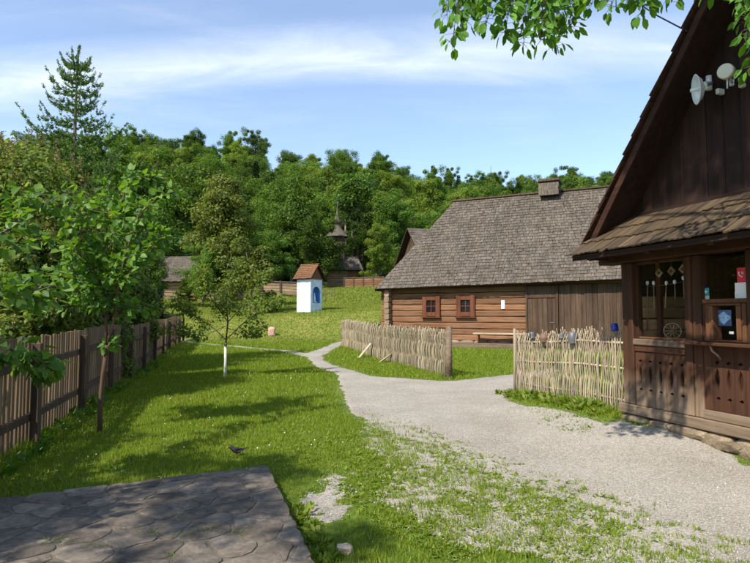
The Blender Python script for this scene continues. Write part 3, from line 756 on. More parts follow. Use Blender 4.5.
# ------------------------------------------------------------------ log house in the middle distance
def log_house():
    rr = random.Random(21); GZ = .12
    root = empty('log_house', (HA.x, HA.y, 0), math.atan2(HE.y, HE.x))
    tag(root, 'long reddish log house with a big grey shingle roof and wooden chimney', 'house')
    LE = 6.9; DEP = 7.5; ET = 14.0
    z0 = .40; ch = .282; nc = 9
    wins = [(2.39, 2.02), (4.10, 2.02)]; ww, wh = .46, .56
    for i in range(nc):
        z = z0 + ch * (i + .5); segs = [(-.28 - rr.uniform(0, .06), LE)]
        for (a, b) in segs:
            beam(a, b, .10, z, .125, ch / 2 - .006, rr, .010).build('wall_log', M['log'] if rr.random() < .9 else M['log_pale'], root)
        # side wall logs crossing at the corner, ends standing out
        beam(-.30 - rr.uniform(0, .06), DEP, .12, z + ch / 2 - .01, .125, ch / 2 - .008, rr, .010, ax='y').build('corner_log', M['log_end'], root)
    MB().box(-.02, ET, .24, .3, .0, 3.0).build('inner_wall', M['interior'], root)
    MB().box(ET - .1, ET, .3, DEP, .2, 3.0).build('end_wall', M['plank'], root)
    MB().box(0, ET, DEP - .1, DEP, .2, 3.0).build('back_wall', M['plank'], root)
    MB().cbox(-.5, ET, -.03, .24, 2.94, 3.16, .02).build('wall_plate', M['log'], root)
    for (wt, wz) in wins: four_pane(root, wt, wz, ww, wh, .22, M['red_frame'], rr, -.06)
    # plank door and barn front
    dr = empty('door', (LE, -.02, .25)); dr.parent = root
    x = .06
    while x < 1.2:
        w = rr.uniform(.17, .23); MB().cbox(x, min(x + w - .008, 1.24), -.02 - rr.uniform(0, .01), .03, 0, 2.1, .006).build('plank', M['plank'], dr); x += w
    MB().cbox(-.04, .05, -.07, .05, -.05, 2.66, .01).build('door_post', M['plank'], dr)
    MB().cbox(1.25, 1.36, -.08, .05, -.05, 2.66, .01).build('door_post', M['plank'], dr)
    MB().cbox(.053, 1.247, -.06, .05, 2.11, 2.25, .01).build('lintel', M['plank'], dr)
    MB().cbox(.053, 1.247, -.035, .05, 2.253, 2.66, .01).build('transom_board', M['plank'], dr)
    MB().cbox(1.0, 1.2, -.05, -.033, 1.0, 1.05, .004).build('latch', M['metal'], dr)
    x = LE + 1.38; k = 0
    while x < ET:
        w = rr.uniform(.17, .27); MB().cbox(x, x + w - .008, -.04 - rr.uniform(0, .012), .04, .06, 2.93, .006).build('barn_plank', M['plank'], root); x += w
    # foundation
    x = -.3
    while x < LE - .2:
        w = rr.uniform(.35, .8); me = rockmesh(rr, w * .54, .2, .2, .14); me.materials.append(M['plinth'])
        part('foundation_stone', me, None, root, T(x + w / 2, .08, .24)); x += w
    tr = MB(); tr.cbox(2.6, LE + .1, -1.0, -.1, -.05, .30, .03); tr.build('stone_terrace', M['plinth'], root)
    MB().cbox(2.5, LE + .15, -1.12, -.97, -.05, .36, .02).build('terrace_edge_log', M['grey_beam'], root)
    # roof
    ER = lambda t: 2.86 + .017 * t
    e0, e1, r0, r1 = (-.45, -.52, ER(-.45) + .02), (ET + .5, -.52, ER(ET) + .02), (2.31, 3.75, 7.8), (ET + .5, 3.75, 7.8)
    b0, b1 = (-.45, 8.25, 2.9), (ET + .5, 8.25, 3.0)
    mb = MB(); slab4(mb, e0, e1, r1, r0, -.07); slab4(mb, b1, b0, r0, r1, -.07)
    mb.add([e0, r0, b0, (e0[0] + .05, e0[1], e0[2] - .08), (r0[0] + .05, r0[1], r0[2] - .1), (b0[0] + .05, b0[1], b0[2] - .08)], [(0, 1, 2), (3, 5, 4), (0, 2, 5, 3)])
    mb.add([(ET + .3, -.7, 3.0), (ET + .3, 8.2, 2.9), (ET + .3, 3.75, 7.7)], [(0, 1, 2)])
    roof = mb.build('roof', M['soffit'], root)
    shingles('roof_shingles', e0, e1, r0, r1, 31, .10, .17, M['shingle'], roof, rr)
    shingles('hip_shingles', b0, e0, r0, (r0[0], r0[1] - .001, r0[2]), 27, .13, .21, M['shingle'], roof, rr)
    shingles('back_shingles', b1, b0, r1, r0, 27, .3, .5, M['shingle'], roof, rr)
    x = 2.2
    while x < ET + .5:
        L = rr.uniform(.7, 1.3); MB().cbox(x, x + L - .01, 3.62, 3.86, 7.80, 7.87 + rr.uniform(0, .02), .01, None).build('ridge_board', M['fence_rail'], roof); x += L
    # shingled wooden chimney astride the ridge
    t0, _ = hk(541, 190, 3.6); t1, _ = hk(559.5, 190, 3.6)
    ck = MB().cbox(t0, t1, 3.15, 4.2, 7.55, 8.25, .01).build('chimney', M['soffit'], roof)
    for i in range(3):
        x = t0 - .03; zb = 7.56 + i * .19
        while x < t1:
            w = rr.uniform(.11, .17); MB().cbox(x, min(x + w - .008, t1 + .03), 3.08 + rr.gauss(0, .004) - .012 * (2 - i), 3.148, zb, zb + .25 - .004 * i, .004).build('chimney_shingle', M['shingle'], roof); x += w
    MB().cbox(t0 - .07, t1 + .07, 3.04, 4.3, 8.255, 8.37, .015).build('chimney_cap', M['fence_rail'], roof)
    # things at the front wall
    t, z = hk(503, 304.5, -.05)
    o = MB().box(t - .08, t + .08, -.052, -.042, z - .19, z + .19).build('paper_notice', M['paper'])
    o.matrix_basis = root.matrix_basis; o.location = root.location; o.rotation_euler = root.rotation_euler
    tag(o, 'white paper notice pinned to the log wall right of the windows', 'notice')
    b = empty('bench', root.matrix_basis @ Vector((5.75, -.45, .30)), root.rotation_euler.z)
    b.location = Matrix.Translation(HA) @ RZ(math.atan2(HE.y, HE.x)) @ Vector((5.75, -.45, .30))
    tag(b, 'plain wooden bench standing against the log wall of the house', 'bench')
    MB().cbox(-1.15, 1.25, -.2, .2, .43, .50, .01).build('seat', M['wattle_pale'], b)
    for x in (-.95, 1.0): MB().cbox(x - .04, x + .04, -.16, .16, 0, .429, .01).build('leg', M['log'], b)
log_house()

# ------------------------------------------------------------------ simpler log buildings farther away
def far_house(name, label, loc, ang, L, D, ew, rh, wall, gab, rr, hip=False, logs=True, win=(), door=None, ov=.6):
    root = empty(name, loc, ang); tag(root, label, 'house')
    n = int(ew / .3)
    for i in range(n):
        z = .15 + .3 * i
        beam(-.2, L + .2, .12, z, .14, .142, rr, .01, nseg=3).build('wall_log', wall, root)
        beam(-.2, D + .2, .12, z + .14, .14, .142, rr, .01, nseg=3, ax='y').build('wall_log', wall, root)
        beam(-.2, D + .2, L - .12, z + .14, .14, .142, rr, .01, nseg=3, ax='y').build('wall_log', wall, root)
    MB().box(.2, L - .2, .25, D - .1, -.5, ew).build('inner_wall', M['interior'], root)
    MB().box(-.1, L + .1, -.05, D, -1.5, -.02).build('foundation', M['plinth'], root)
    y0, y1 = -ov, D + ov; m = D / 2; ez = ew - .25
    e0, e1, r0, r1 = (-.5, y0, ez), (L + .5, y0, ez), (-.5, m, rh), (L + .5, m, rh)
    mb = MB(); slab4(mb, e0, e1, r1, r0, -.08); slab4(mb, (L + .5, y1, ez), (-.5, y1, ez), r0, r1, -.08)
    roof = mb.build('roof', M['soffit'], root)
    shingles('roof_shingles', e0, e1, r0, r1, 16, .2, .34, M['shingle'], roof, rr)
    shingles('roof_shingles', (L + .5, y1, ez), (-.5, y1, ez), r1, r0, 16, .2, .34, M['shingle'], roof, rr)
    for gx in (0, L):
        y = 0.02
        while y < D - .05:
            w = rr.uniform(.28, .4); yy = min(y + w, D); zt = lambda q: ew + .0 + (rh - ew - .12) * (1 - abs(q - m) / (m + .01))
            pts = [(y, ew - .1), (yy - .015, ew - .1), (yy - .015, zt(yy)), (y, zt(y))]
            if y < m < yy: pts.insert(3, (m, zt(m)))
            mb = MB(); mb.prism([pts], -.03, .03, T(gx, 0, 0) @ RZ(math.pi / 2)); mb.build('gable_board', gab, root); y += w
    for (t, z) in win: four_pane(root, t, z, .5, .55, .18, M['red_frame'], rr, -.08)
    if door:
        d = MB().cbox(door - .55, door + .55, -.10, -.02, 0, 1.6, .02).build('door', M['log'], root)
    return root
def distant():
    rr = random.Random(31)
    # house behind the log house: gable end facing left
    P = at(404, 300, 45)
    a = math.atan2(.3, .95); ex = Vector((.954, .30, 0)); ey = Vector((-.30, .954, 0))
    rid = Vector((at(407, 225, 46).x, 46, 0)); org = rid - ey * 3.2 + ex * .5
    far_house('gabled_house', 'brown boarded gable and grey roof showing behind the log house', (org.x, org.y, h1(org.x, org.y) - .3), a, 9, 6.4, 3.3, 8.75 - h1(org.x, org.y) + .3, M['log'], M['plank'], rr)
    # log house half hidden at the left, behind the fruit tree
    org = Vector((at(150, 300, 47).x, 47, 0))
    far_house('log_cottage', 'pale log cottage half hidden behind the fruit tree', (org.x, org.y, h1(org.x, org.y) + .05), R(-4), 6.4, 5.0, 1.75, 3.9, M['log_pale'], M['log'], rr, win=(), door=3.9)
    # wooden church on the slope: nave, tower, shingled helm
    c = at(337, 285, 88); gz = h1(c.x, c.y)
    root = empty('wooden_church', (c.x, c.y, gz)); tag(root, 'dark wooden church with a slender spire rising behind a round tree', 'church')
    MB().box(-1.15, 1.15, -1.1, 1.1, -.5, 8.2).build('tower', M['plank'], root)
    for i in range(9): MB().cbox(-1.2 + i * .267, -1.2 + i * .267 + .25, -1.16, -1.102, -.4, 8.15, .01).build('tower_board', M['plank'], root)
    hm = MB()
    prof = [(1.75, 7.9), (1.35, 8.4), (.85, 9.0), (.62, 9.4), (.6, 10.1), (.85, 10.15), (.5, 10.7), (.2, 11.4), (.1, 12.2), (.03, 13.0)]
    hm.lathe([(r * 1.1, z) for r, z in prof], 8, RZ(.39)); hm.build('spire', M['shingle'], root)
    MB().cbox(-.04, .04, -.04, .04, 12.9, 13.7, .01).build('cross_upright', M['metal'], root)
    MB().cbox(-.25, .25, -.03, .03, 13.35, 13.43, .01).build('cross_bar', M['metal'], root)
    for i in range(9): beam(-1.4, 1.8, -1.7, .15 + .3 * i, .14, .142, rr, .01, nseg=3).build('porch_log', M['log_pale'], root)
    MB().box(-1.3, 3.2, -1.5, 6, -.5, 3.0).build('nave_wall', M['log'], root)
    mb = MB(); slab4(mb, (-2, -2.5, 2.5), (4.2, -2.5, 2.5), (3.2, 0, 4.8), (-1, 0, 4.8), -.1); slab4(mb, (4.2, -2.5, 2.5), (4.2, 7, 2.5), (3.2, 6, 4.8), (3.2, 0, 4.8), -.1); slab4(mb, (-2, 7, 2.5), (-2, -2.5, 2.5), (-1, 0, 4.8), (-1, 6, 4.8), -.1)
    rf = mb.build('roof', M['soffit'], root)
    shingles('roof_shingles', (-2, -2.5, 2.5), (4.2, -2.5, 2.5), (-1, 0, 4.8), (3.2, 0, 4.8), 9, .25, .4, M['shingle'], rf, rr)
    shingles('roof_shingles', (4.2, -2.5, 2.5), (4.2, 7, 2.5), (3.2, 0, 4.8), (3.2, 6, 4.8), 9, .25, .4, M['shingle'], rf, rr)
    # low log walls on the slope
    for nm, lb, x0, y0, x1, y1, Y0, Y1, mt in (('log_wall', 'low brown log wall on the slope left of the blue shrine', 262, 298, 318, 298, 58, 58, 'log_pale'),
                                   ('log_wall', 'dark log churchyard wall right of the round tree', 345, 287, 384, 287, 80, 76, 'log')):
        A = at(x0, y0, Y0); B = at(x1, y1, Y1); L = (B - A).xy.length
        w = empty(nm, (A.x, A.y, h1(A.x, A.y)), math.atan2(B.y - A.y, B.x - A.x)); tag(w, lb, 'wall')
        dzs = (h1(B.x, B.y) - h1(A.x, A.y)) / L
        for i in range(4):
            o = beam(0, L, 0, .15 + .3 * i, .13, .142, rr, .01, nseg=4).build('wall_log', M[mt], w); o.rotation_euler.y = -math.atan(dzs)
        k = int(L / 2.2) + 1
        for i in range(k + 1):
            x = L * i / k; MB().cbox(x - .1, x + .1, -.22, -.131, -.4, 1.45, .01, T(0, 0, dzs * x)).build('post', M['fence_rail'], w)
        o = beam(-.1, L + .1, 0, 1.33, .2, .06, rr, .01, nseg=4).build('cap_log', M['shingle'], w); o.rotation_euler.y = -math.atan(dzs)
    # hitching rail on the meadow
    A = at(325, 301, 50); A.z = h1(A.x, A.y); B = at(333.5, 301, 50)
    w = empty('hand_rail', A); tag(w, 'small wooden hitching rail on the meadow right of the shrine', 'rail')
    for x in (0, B.x - A.x): MB().cbox(x - .05, x + .05, -.05, .05, -.2, 1.0, .01).build('post', M['grey_beam'], w)
    MB().cbox(-.15, B.x - A.x + .15, -.04, .04, .72, .82, .01).build('rail', M['grey_beam'], w)
    # thin mast on the skyline
    P = at(491, 186, 190); zt = at(491, 166, 190).z
    o = empty('radio_mast', (P.x, P.y, h1(P.x, P.y))); tag(o, 'thin radio mast above the skyline trees', 'mast')
    MB().tube([(0, 0, -.5), (0, 0, zt - h1(P.x, P.y))], [.22, .07], 6).build('pole', M['metal'], o)
    MB().box(-.4, .4, -.06, .06, zt - h1(P.x, P.y) - 3, zt - h1(P.x, P.y) - 2.85).build('cross_arm', M['metal'], o)
distant()

def shrine():
    rr = random.Random(5)
    P = at(310.5, 311.5, 37); gz = h1(P.x, P.y)
    ang = R(-33.7)                       # local X along the lit left face (to the right), local -Y = lit face
    a = 1.2; zb = P.z
    # origin = the near corner; lit face extends to the left of it, niche face to the right/back
    root = empty('wayside_shrine', (P.x, P.y, min(gz, P.z)), ang)
    tag(root, 'small pale blue wayside shrine with brown shingle gable roof on the bank', 'shrine')
    hw = 2.15 + max(0, P.z - gz)
    wall = MB(); wall.box(-a, -.35, 0, a, -.6, hw)
    # front block with arched niche, opening towards +X
    w0, w1, zn0, zn1 = .22, a - .22, .62, 1.72
    arch = [(w0, zn0), (w1, zn0), (w1, zn1 - (w1 - w0) / 2)] + [((w0 + w1) / 2 + (w1 - w0) / 2 * math.cos(q), zn1 - (w1 - w0) / 2 + (w1 - w0) / 2 * math.sin(q)) for q in [math.pi * k / 10 for k in range(1, 10)]] + [(w0, zn1 - (w1 - w0) / 2)]
    outer = [(0, -.6), (a, -.6), (a, hw), (0, hw)]
    wall.prism([outer, arch], -.35, 0, Matrix(((0, 1, 0, 0), (1, 0, 0, 0), (0, 0, 1, 0), (0, 0, 0, 1))))
    wall.build('wall', M['limewash'], root)
    MB().box(-.349, -.335, .15, a - .15, .55, 1.8).build('niche_back', M['niche'], root)
    ns = MB()
    for q0, q1 in zip(arch, arch[1:] + arch[:1]):
        V = [(-.34, q0[0], q0[1]), (-.003, q0[0], q0[1]), (-.003, q1[0], q1[1]), (-.34, q1[0], q1[1])]
        cy, cz = .6, 1.2; V = [(v[0], v[1] + (cy - v[1]) * .02, v[2] + (cz - v[2]) * .02) for v in V]; ns.add(V, [(0, 1, 2, 3)])
    ns.build('niche_lining', M['niche'], root)
    MB().box(-.28, -.06, .45, .75, .65, .72).build('niche_ledge', M['limewash'], root)
    fig = MB(); fig.lathe([(.0, .72), (.10, .72), (.085, .9), (.055, 1.1), (.03, 1.16), (.045, 1.2), (.045, 1.25), (.0, 1.3)], 10, T(-.18, .6, 0)); fig.build('figure', M['paper'], root)
    MB().cbox(-a - .05, .05, -.05, a + .05, hw, hw + .07, .01).build('cornice', M['shingle_red'], root)
    ez, rz = hw + .02, hw + 1.0; o = .2
    mb = MB(); slab4(mb, (-a - o, -o, ez), (o, -o, ez), (o, a / 2, rz), (-a - o, a / 2, rz), -.05); slab4(mb, (o, a + o, ez), (-a - o, a + o, ez), (-a - o, a / 2, rz), (o, a / 2, rz), -.05)
    rf = mb.build('roof', M['soffit'], root)
    shingles('roof_shingles', (-a - o, -o, ez), (o, -o, ez), (-a - o, a / 2, rz), (o, a / 2, rz), 7, .1, .16, M['shingle_red'], rf, rr)
    shingles('roof_shingles', (o, a + o, ez), (-a - o, a + o, ez), (o, a / 2, rz), (-a - o, a / 2, rz), 7, .1, .16, M['shingle_red'], rf, rr)
    MB().cbox(-a - o, o, a / 2 - .06, a / 2 + .06, rz, rz + .06, .01).build('ridge_board', M['shingle_red'], rf)
    for x in (-.01, -a + .01):
        mb = MB(); mb.add([(x, 0, hw + .07), (x, a, hw + .07), (x, a / 2, rz - .08), (x - .04, 0, hw + .07), (x - .04, a, hw + .07), (x - .04, a / 2, rz - .08)], [(0, 1, 2), (3, 5, 4), (0, 3, 4, 1), (1, 4, 5, 2), (2, 5, 3, 0)])
        mb.build('gable', M['shingle_red'], rf)
shrine()

# ------------------------------------------------------------------ ticket house at the right
TA = math.atan2(TD.y, TD.x)
TM = Matrix.Translation(TCK0) @ RZ(TA)
def lens(cx, cz, w, h, n=7, flip=1):
    a = [(cx - w / 2 * math.sin(math.pi * k / n), cz - h / 2 + h * k / n) for k in range(n + 1)]
    b = [(cx + w / 2 * math.sin(math.pi * k / n), cz + h / 2 - h * k / n) for k in range(1, n)]
    return a + b
def diamond(cx, cz, w, h): return [(cx - w / 2, cz), (cx - w * .12, cz - h / 2), (cx + w / 2, cz), (cx + w * .12, cz + h / 2)]
def panel_board(root, x0, x1, z0, z1, holes, rr, mat):
    cx = (x0 + x1) / 2; y = -.012 + rr.uniform(-.003, .003)
    loops = [[(x0 + .0015, z0), (x1 - .0015, z0), (x1 - .0015, z1), (x0 + .0015, z1)]]
    if holes: loops += [diamond(cx, z0 + (z1 - z0) * holes[0], .066, .05), lens(cx, z0 + (z1 - z0) * holes[1], .062, (z1 - z0) * holes[3]), diamond(cx, z0 + (z1 - z0) * holes[2], .066, .05)]
    MB().prism(loops, y, y + .028).build('panel_board', mat, root)
def facade_mat():
    """brown boards whose feet, where the rain reaches, have weathered to grey"""
    m, nt, b = newmat('weathered_panel_board')
    g = noise(nt, coords(nt, (11, 11, .7)), 1, 6, .65, .4)
    c = ramp(nt, g, [(.3, (.023, .010, .005)), (.7, (.08, .034, .016))])
    gr = ramp(nt, g, [(.3, (.11, .072, .045)), (.7, (.26, .19, .13))])
    t = nt.nodes.new('ShaderNodeTexCoord'); sp = nt.nodes.new('ShaderNodeSeparateXYZ'); nt.links.new(t.outputs['Object'], sp.inputs[0])
    n_ = noise(nt, coords(nt, (6, 6, 1.5)), 1, 5, .6)
    ad = nt.nodes.new('ShaderNodeMath'); ad.operation = 'MULTIPLY_ADD'; ad.inputs[1].default_value = .45; nt.links.new(n_, ad.inputs[0]); nt.links.new(sp.outputs[2], ad.inputs[2])
    mr_ = nt.nodes.new('ShaderNodeMapRange'); mr_.inputs[1].default_value = 1.12; mr_.inputs[2].default_value = .68; nt.links.new(ad.outputs[0], mr_.inputs[0])
    c = mix(nt, mr_.outputs[0], c, gr); c = vary(nt, c, .14)
    nt.links.new(c, b.inputs['Base Color']); b.inputs['Roughness'].default_value = .8; b.inputs['Specular IOR Level'].default_value = .25; bump(nt, b, g, .5, .006); return m
M['weathered'] = facade_mat()

def ticket_house():
    rr = random.Random(41)
    root = empty('ticket_house', TCK0, TA)
    tag(root, 'dark brown wooden ticket house with steep gable and shingled pent roof', 'house')
    W, D = 5.0, 4.5; fx, fz, fw = M['facade_x'], M['facade'], M['weathered']
    MB().cbox(-.08, W, -.07, .2, .25, .385, .012).build('sill_beam', M['grey_beam'], root)
    MB().cbox(1.30, W, -.05, .1, .388, .50, .01).build('base_board', M['grey_beam'], root)
    for (a, b) in ((0, .2), (1.07, 1.17), (1.90, 2.08), (3.0, 3.2), (W - .2, W)):
        MB().cbox(a, b, -.045, .15, .388 if a < 1.2 else .503, 2.38, .012).build('post', fw, root)
    MB().cbox(1.173, 1.30, -.028, .1, .388, 2.378, .01).build('door_jamb', fw, root)
    # panel 1 (left) and its rails
    for i in range(5):
        x0 = .203 + i * .1732; panel_board(root, x0, x0 + .1732, .39, 1.125, (.83, .58, .30, .34), rr, fw)
    MB().box(.203, 1.067, .034, .045, .39, 1.12).build('panel_backing', M['backing'], root); MB().box(1.303, 1.897, .034, .045, .505, 1.27).build('panel_backing', M['backing'], root)
    MB().cbox(.203, 1.067, -.035, .12, 1.13, 1.215, .01).build('rail', fx, root)
    MB().cbox(.203, 1.067, -.06, .14, 1.218, 1.305, .012).build('window_sill', M['grey_beam'], root)
    # panel 2
    for x0, x1, hl in ((1.303, 1.41, None), (1.41, 1.557, 1), (1.557, 1.705, 1), (1.705, 1.852, 1), (1.852, 1.9, None), (2.083, 2.3, 1), (2.3, 2.52, 1), (2.52, 2.76, 1), (2.76, 2.997, 1), (3.203, 3.6, 1), (3.6, 4.0, 1), (4.0, 4.4, 1), (4.4, 4.797, 1)):
        panel_board(root, x0, x1, .505, 1.275, (.74, .49, .19, .34) if hl else None, rr, fw if x0 > 2 else fz)
    MB().cbox(1.12, 3.0, -.24, -.03, 1.28, 1.32, .008).build('counter_shelf', fx, root)
    for x in (1.56, 2.6):
        br = MB(); br.tube([(x, -.2, 1.275), (x, -.17, 1.22), (x, -.10, 1.18), (x, -.04, 1.12)], [.012, .014, .016, .012], 6); br.build('shelf_bracket', M['grey_beam'], root)
    # windows
    MB().cbox(-.42, W + .2, -.09, .18, 2.383, 2.58, .015).build('header_beam', fx, root)
    w1 = empty('window', (0, 0, 0)); w1.parent = root
    for (x0, x1, z0, z1) in ((.203, .243, 1.308, 2.378), (1.03, 1.067, 1.308, 2.378), (.246, 1.027, 2.34, 2.378), (.246, 1.027, 1.308, 1.335)):
        MB().cbox(x0, x1, .02, .09, z0, z1, .005).build('frame', M['frame_light'] if z1 < 1.5 else fz, w1)
    MB().box(.247, 1.026, .052, .056, 1.336, 2.339).build('pane', M['glass'], w1)
    w2 = empty('window', (0, 0, 0)); w2.parent = root
    MB().cbox(1.303, 1.897, -.02, .1, 1.775, 1.83, .008).build('transom', M['frame_light'], w2)
    MB().box(1.303, 1.897, .052, .056, 1.832, 2.379).build('pane', M['glass'], w2)
    ht = empty('ticket_hatch', (0, 0, 0)); ht.parent = root
    for (x0, x1, z0, z1, m_) in ((1.375, 1.425, 1.323, 1.772, 'frame_light'), (1.43, 1.487, 1.345, 1.745, 'frame_light'), (1.785, 1.84, 1.345, 1.745, 'frame_light'), (1.845, 1.895, 1.323, 1.772, 'frame_light'), (1.43, 1.84, 1.748, 1.772, 'frame_light'), (1.43, 1.84, 1.323, 1.343, 'frame_light')):
        MB().cbox(x0, x1, -.05 if x0 in (1.375, 1.845) else -.065, .08, z0, z1, .006).build('frame', M[m_], ht)
    MB().box(1.488, 1.784, .03, .034, 1.346, 1.744).build('pane', M['glass'], ht)
    MB().cbox(1.303, 1.373, -.01, .08, 1.323, 1.772, .006).build('frame_board', fz, ht)
    w3 = empty('window', (0, 0, 0)); w3.parent = root
    MB().box(2.083, 2.997, .052, .056, 1.33, 2.379).build('pane', M['glass'], w3)
    MB().cbox(2.083, 2.997, -.02, .1, 1.28, 1.328, .006).build('frame', M['frame_light'], w3)
    MB().box(3.203, 4.797, .03, .06, 1.278, 2.38).build('wall_panel', fz, root)
    # room behind
    MB().box(0, .06, .2, D, .1, 2.75).build('side_wall', M['plank'], root)
    MB().box(W - .06, W, .2, D, .1, 2.75).build('side_wall', M['plank'], root)
    MB().box(0, W, D - .06, D, .1, 2.75).build('back_wall', M['plank'], root)
    MB().box(.06, W - .06, .2, D - .06, .1, .42).build('floor', M['plank'], root)
    MB().box(.06, W - .06, .2, D - .06, 2.70, 2.74).build('ceiling', M['plank'], root)
    MB().box(1.15, 1.2, .15, D - .06, .42, 2.70).build('partition', fz, root)
    for i in range(9):
        beam(.16, 2.6, .12, .42 + .09 + .165 * i, .055, .08, rr, .006, ax='y').build('inner_log', M['honey'], root)
    MB().cbox(.06, 1.14, .16, 1.15, 1.27, 1.30, .006).build('display_shelf', M['frame_light'], root)
    x_, z_ = tk(660, 318, .32)
    MB().cbox(x_ - .035, x_ + .035, .29, .36, 1.302, 2.69, .01).build('inner_post', M['facade'], root)
    # pent roof
    zt, ze, yo = 3.02, 2.47, -.80
    pr = empty('pent_roof', (0, 0, 0)); pr.parent = root
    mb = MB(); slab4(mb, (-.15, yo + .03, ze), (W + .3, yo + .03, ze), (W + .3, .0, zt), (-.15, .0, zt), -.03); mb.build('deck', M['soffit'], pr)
    sl = math.atan2(zt - ze, -yo); Ls = math.hypot(yo, zt - ze); vs = []
    for v in range(5):
        q = random.Random(v); V = []
        w, l, t = .073, .40, .018
        V = [(0, 0, 0), (w, q.uniform(-.02, .02), 0), (w, l, 0), (0, l, 0)]
        V = V + [(x, y, t * (1 if y < .1 else .35)) for x, y, _ in V]
        vs.append(MB().add(V, [(0, 3, 2, 1), (4, 5, 6, 7), (0, 1, 5, 4), (1, 2, 6, 5), (2, 3, 7, 6), (3, 0, 4, 7)]).mesh('pent_shingle')); vs[-1].materials.append(M['pent'])
    for c in range(3):
        x = -.2
        while x < 3.3:
            d0 = c * .315 - .02 + rr.gauss(0, .013)
            Mx = T(x, yo + d0 * math.cos(sl), ze + d0 * math.sin(sl) + .014) @ RX(sl - .035) @ T(0, 0, .012) @ RZ(rr.gauss(0, .012))
            part('pent_shingle', vs[rr.randrange(5)], None, pr, Mx); x += .0785
    shingles('pent_shingle_rest', (3.3, yo, ze), (W + .3, yo, ze), (3.3, 0, zt), (W + .3, 0, zt), 3, .09, .1, M['pent'], pr, rr)
    for x in (.1, 1.12, 1.99, 3.1, 4.9):
        mb = MB(); slab4(mb, (x - .04, yo + .12, ze - .02), (x + .04, yo + .12, ze - .02), (x + .04, .02, zt - .12), (x - .04, .02, zt - .12), -.07); mb.build('rafter', M['soffit'], pr)
    MB().cbox(-.17, W + .3, yo + .05, yo + .10, ze - .06, ze - .002, .006).build('fascia', M['soffit'], pr)
    # gable boards
    ez, sg, sl_ = 2.5, -.3, 1.266; ap = W / 2; za = ez + (ap - sg) * sl_
    zr = lambda x: za - abs(x - ap) * sl_ - .13
    x = .0
    while x < W - .01:
        w = min(rr.uniform(.17, .24), W - x); y = -.02 + rr.uniform(-.006, .006)
        pts = [(x + .002, 2.55), (x + w - .002, 2.55), (x + w - .002, zr(x + w)), (x + .002, zr(x))]
        if x < ap < x + w: pts.insert(3, (ap, zr(ap)))
        MB().prism([pts], y, y + .03).build('gable_board', M['gable'], root); x += w
    MB().cbox(.05, W - .05, -.05, -.028, 2.99, 3.06, .006).build('flashing_board', M['soffit'], root)
    # main roof
    yv = -.45; yb = D + .3
    rf = empty('roof', (0, 0, 0)); rf.parent = root
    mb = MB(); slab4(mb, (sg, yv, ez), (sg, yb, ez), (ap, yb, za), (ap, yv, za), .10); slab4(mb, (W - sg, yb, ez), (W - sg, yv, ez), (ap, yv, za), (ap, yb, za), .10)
    mb.build('deck', M['soffit'], rf)
    for s_ in (-1, 1):
        xo = ap + s_ * (ap - sg)
        pts = [(xo, ez - .02), (ap, za - .02), (ap, za - .17), (xo - s_ * .10, ez - .05)]
        MB().prism([pts], yv - .035, yv - .003).build('barge_board', M['verge'], rf)
    n = 17; stp = 1 / n; a = math.atan(sl_); L = math.hypot(ap - sg, za - ez)
    for s_ in (-1, 1):
        for i in range(n):
            for j in range(3):
                u0 = i * L / n - .03 + rr.gauss(0, .008); ln = L / n * 1.75
                y0 = yv - .09 + j * .15 + (rr.gauss(0, .008) if j == 0 else 0)
                V = []
                for (u, hgt) in ((u0, .028), (min(u0 + ln, L), .0)):
                    for y in (y0, y0 + .144):
                        for e in (0, .026 if hgt else .012):
                            d = u; xx = sg + d * math.cos(a) - (hgt + e + .004) * math.sin(a); zz_ = ez + d * math.sin(a) + (hgt + e + .004) * math.cos(a)
                            V.append((xx if s_ < 0 else W - xx, y, zz_))
                MB().add(V, [(0, 1, 3, 2), (4, 6, 7, 5), (0, 4, 5, 1), (2, 3, 7, 6), (0, 2, 6, 4), (1, 5, 7, 3)]).build('verge_shingle', M['verge'], rf)
    shingles('roof_shingles', (sg, yv + .36, ez), (sg, yb, ez), (ap, yv + .36, za), (ap, yb, za), n, .13, .2, M['shingle'], rf, rr)
    shingles('roof_shingles', (W - sg, yb, ez), (W - sg, yv + .36, ez), (ap, yb, za), (ap, yv + .36, za), n, .13, .2, M['shingle'], rf, rr)
    for y in (.4, 1.5, 2.6, 3.7):
        mb = MB(); slab4(mb, (sg + .08, y, ez - .02), (sg + .08, y + .1, ez - .02), (ap, y + .1, za - .14), (ap, y, za - .14), .1); mb.build('rafter', M['soffit'], rf)
    # stone plinth
    x = -.12
    while x < W:
        w = rr.uniform(.3, .62); hz = .13 if x < .6 else .15
        me = rockmesh(rr, w * .50, .17, hz, .14); me.materials.append(M['plinth'])
        part('plinth_stone', me, None, root, T(x + w / 2, .09, .25 - hz * .95) @ RZ(rr.gauss(0, .05))); x += w
    x = .75
    while x < W:
        w = rr.uniform(.45, .95); g = TM @ Vector((x, -.2, 0)); me = rockmesh(rr, w * .50, .13, .075, .16); me.materials.append(M['plinth'])
        part('plinth_stone', me, None, root, T(x + w / 2, .03 - rr.uniform(0, .03), h1(g.x, g.y) + .04) @ RZ(rr.gauss(0, .08))); x += w

    # ---- separate things on and in the ticket house (world frame TM)
    def put(o, Mx=None):
        o.matrix_basis = TM if Mx is None else TM @ Mx; return o
    def rect(x0, y0, x1, y1, o_):
        a, b = tk(x0, y0, o_), tk(x1, y1, o_); return a[0], b[0], b[1], a[1]
    yg = .046
    # phone sign
    x0, x1, z0, z1 = rect(736.7, 268, 746.3, 282.3, yg); e = put(empty('telephone_sign', (0, 0, 0))); tag(e, 'red sticker with a white telephone handset on the ticket window', 'sign')
    MB().box(x0, x1, yg, yg + .003, z0, z1).build('plate', M['red'], e)
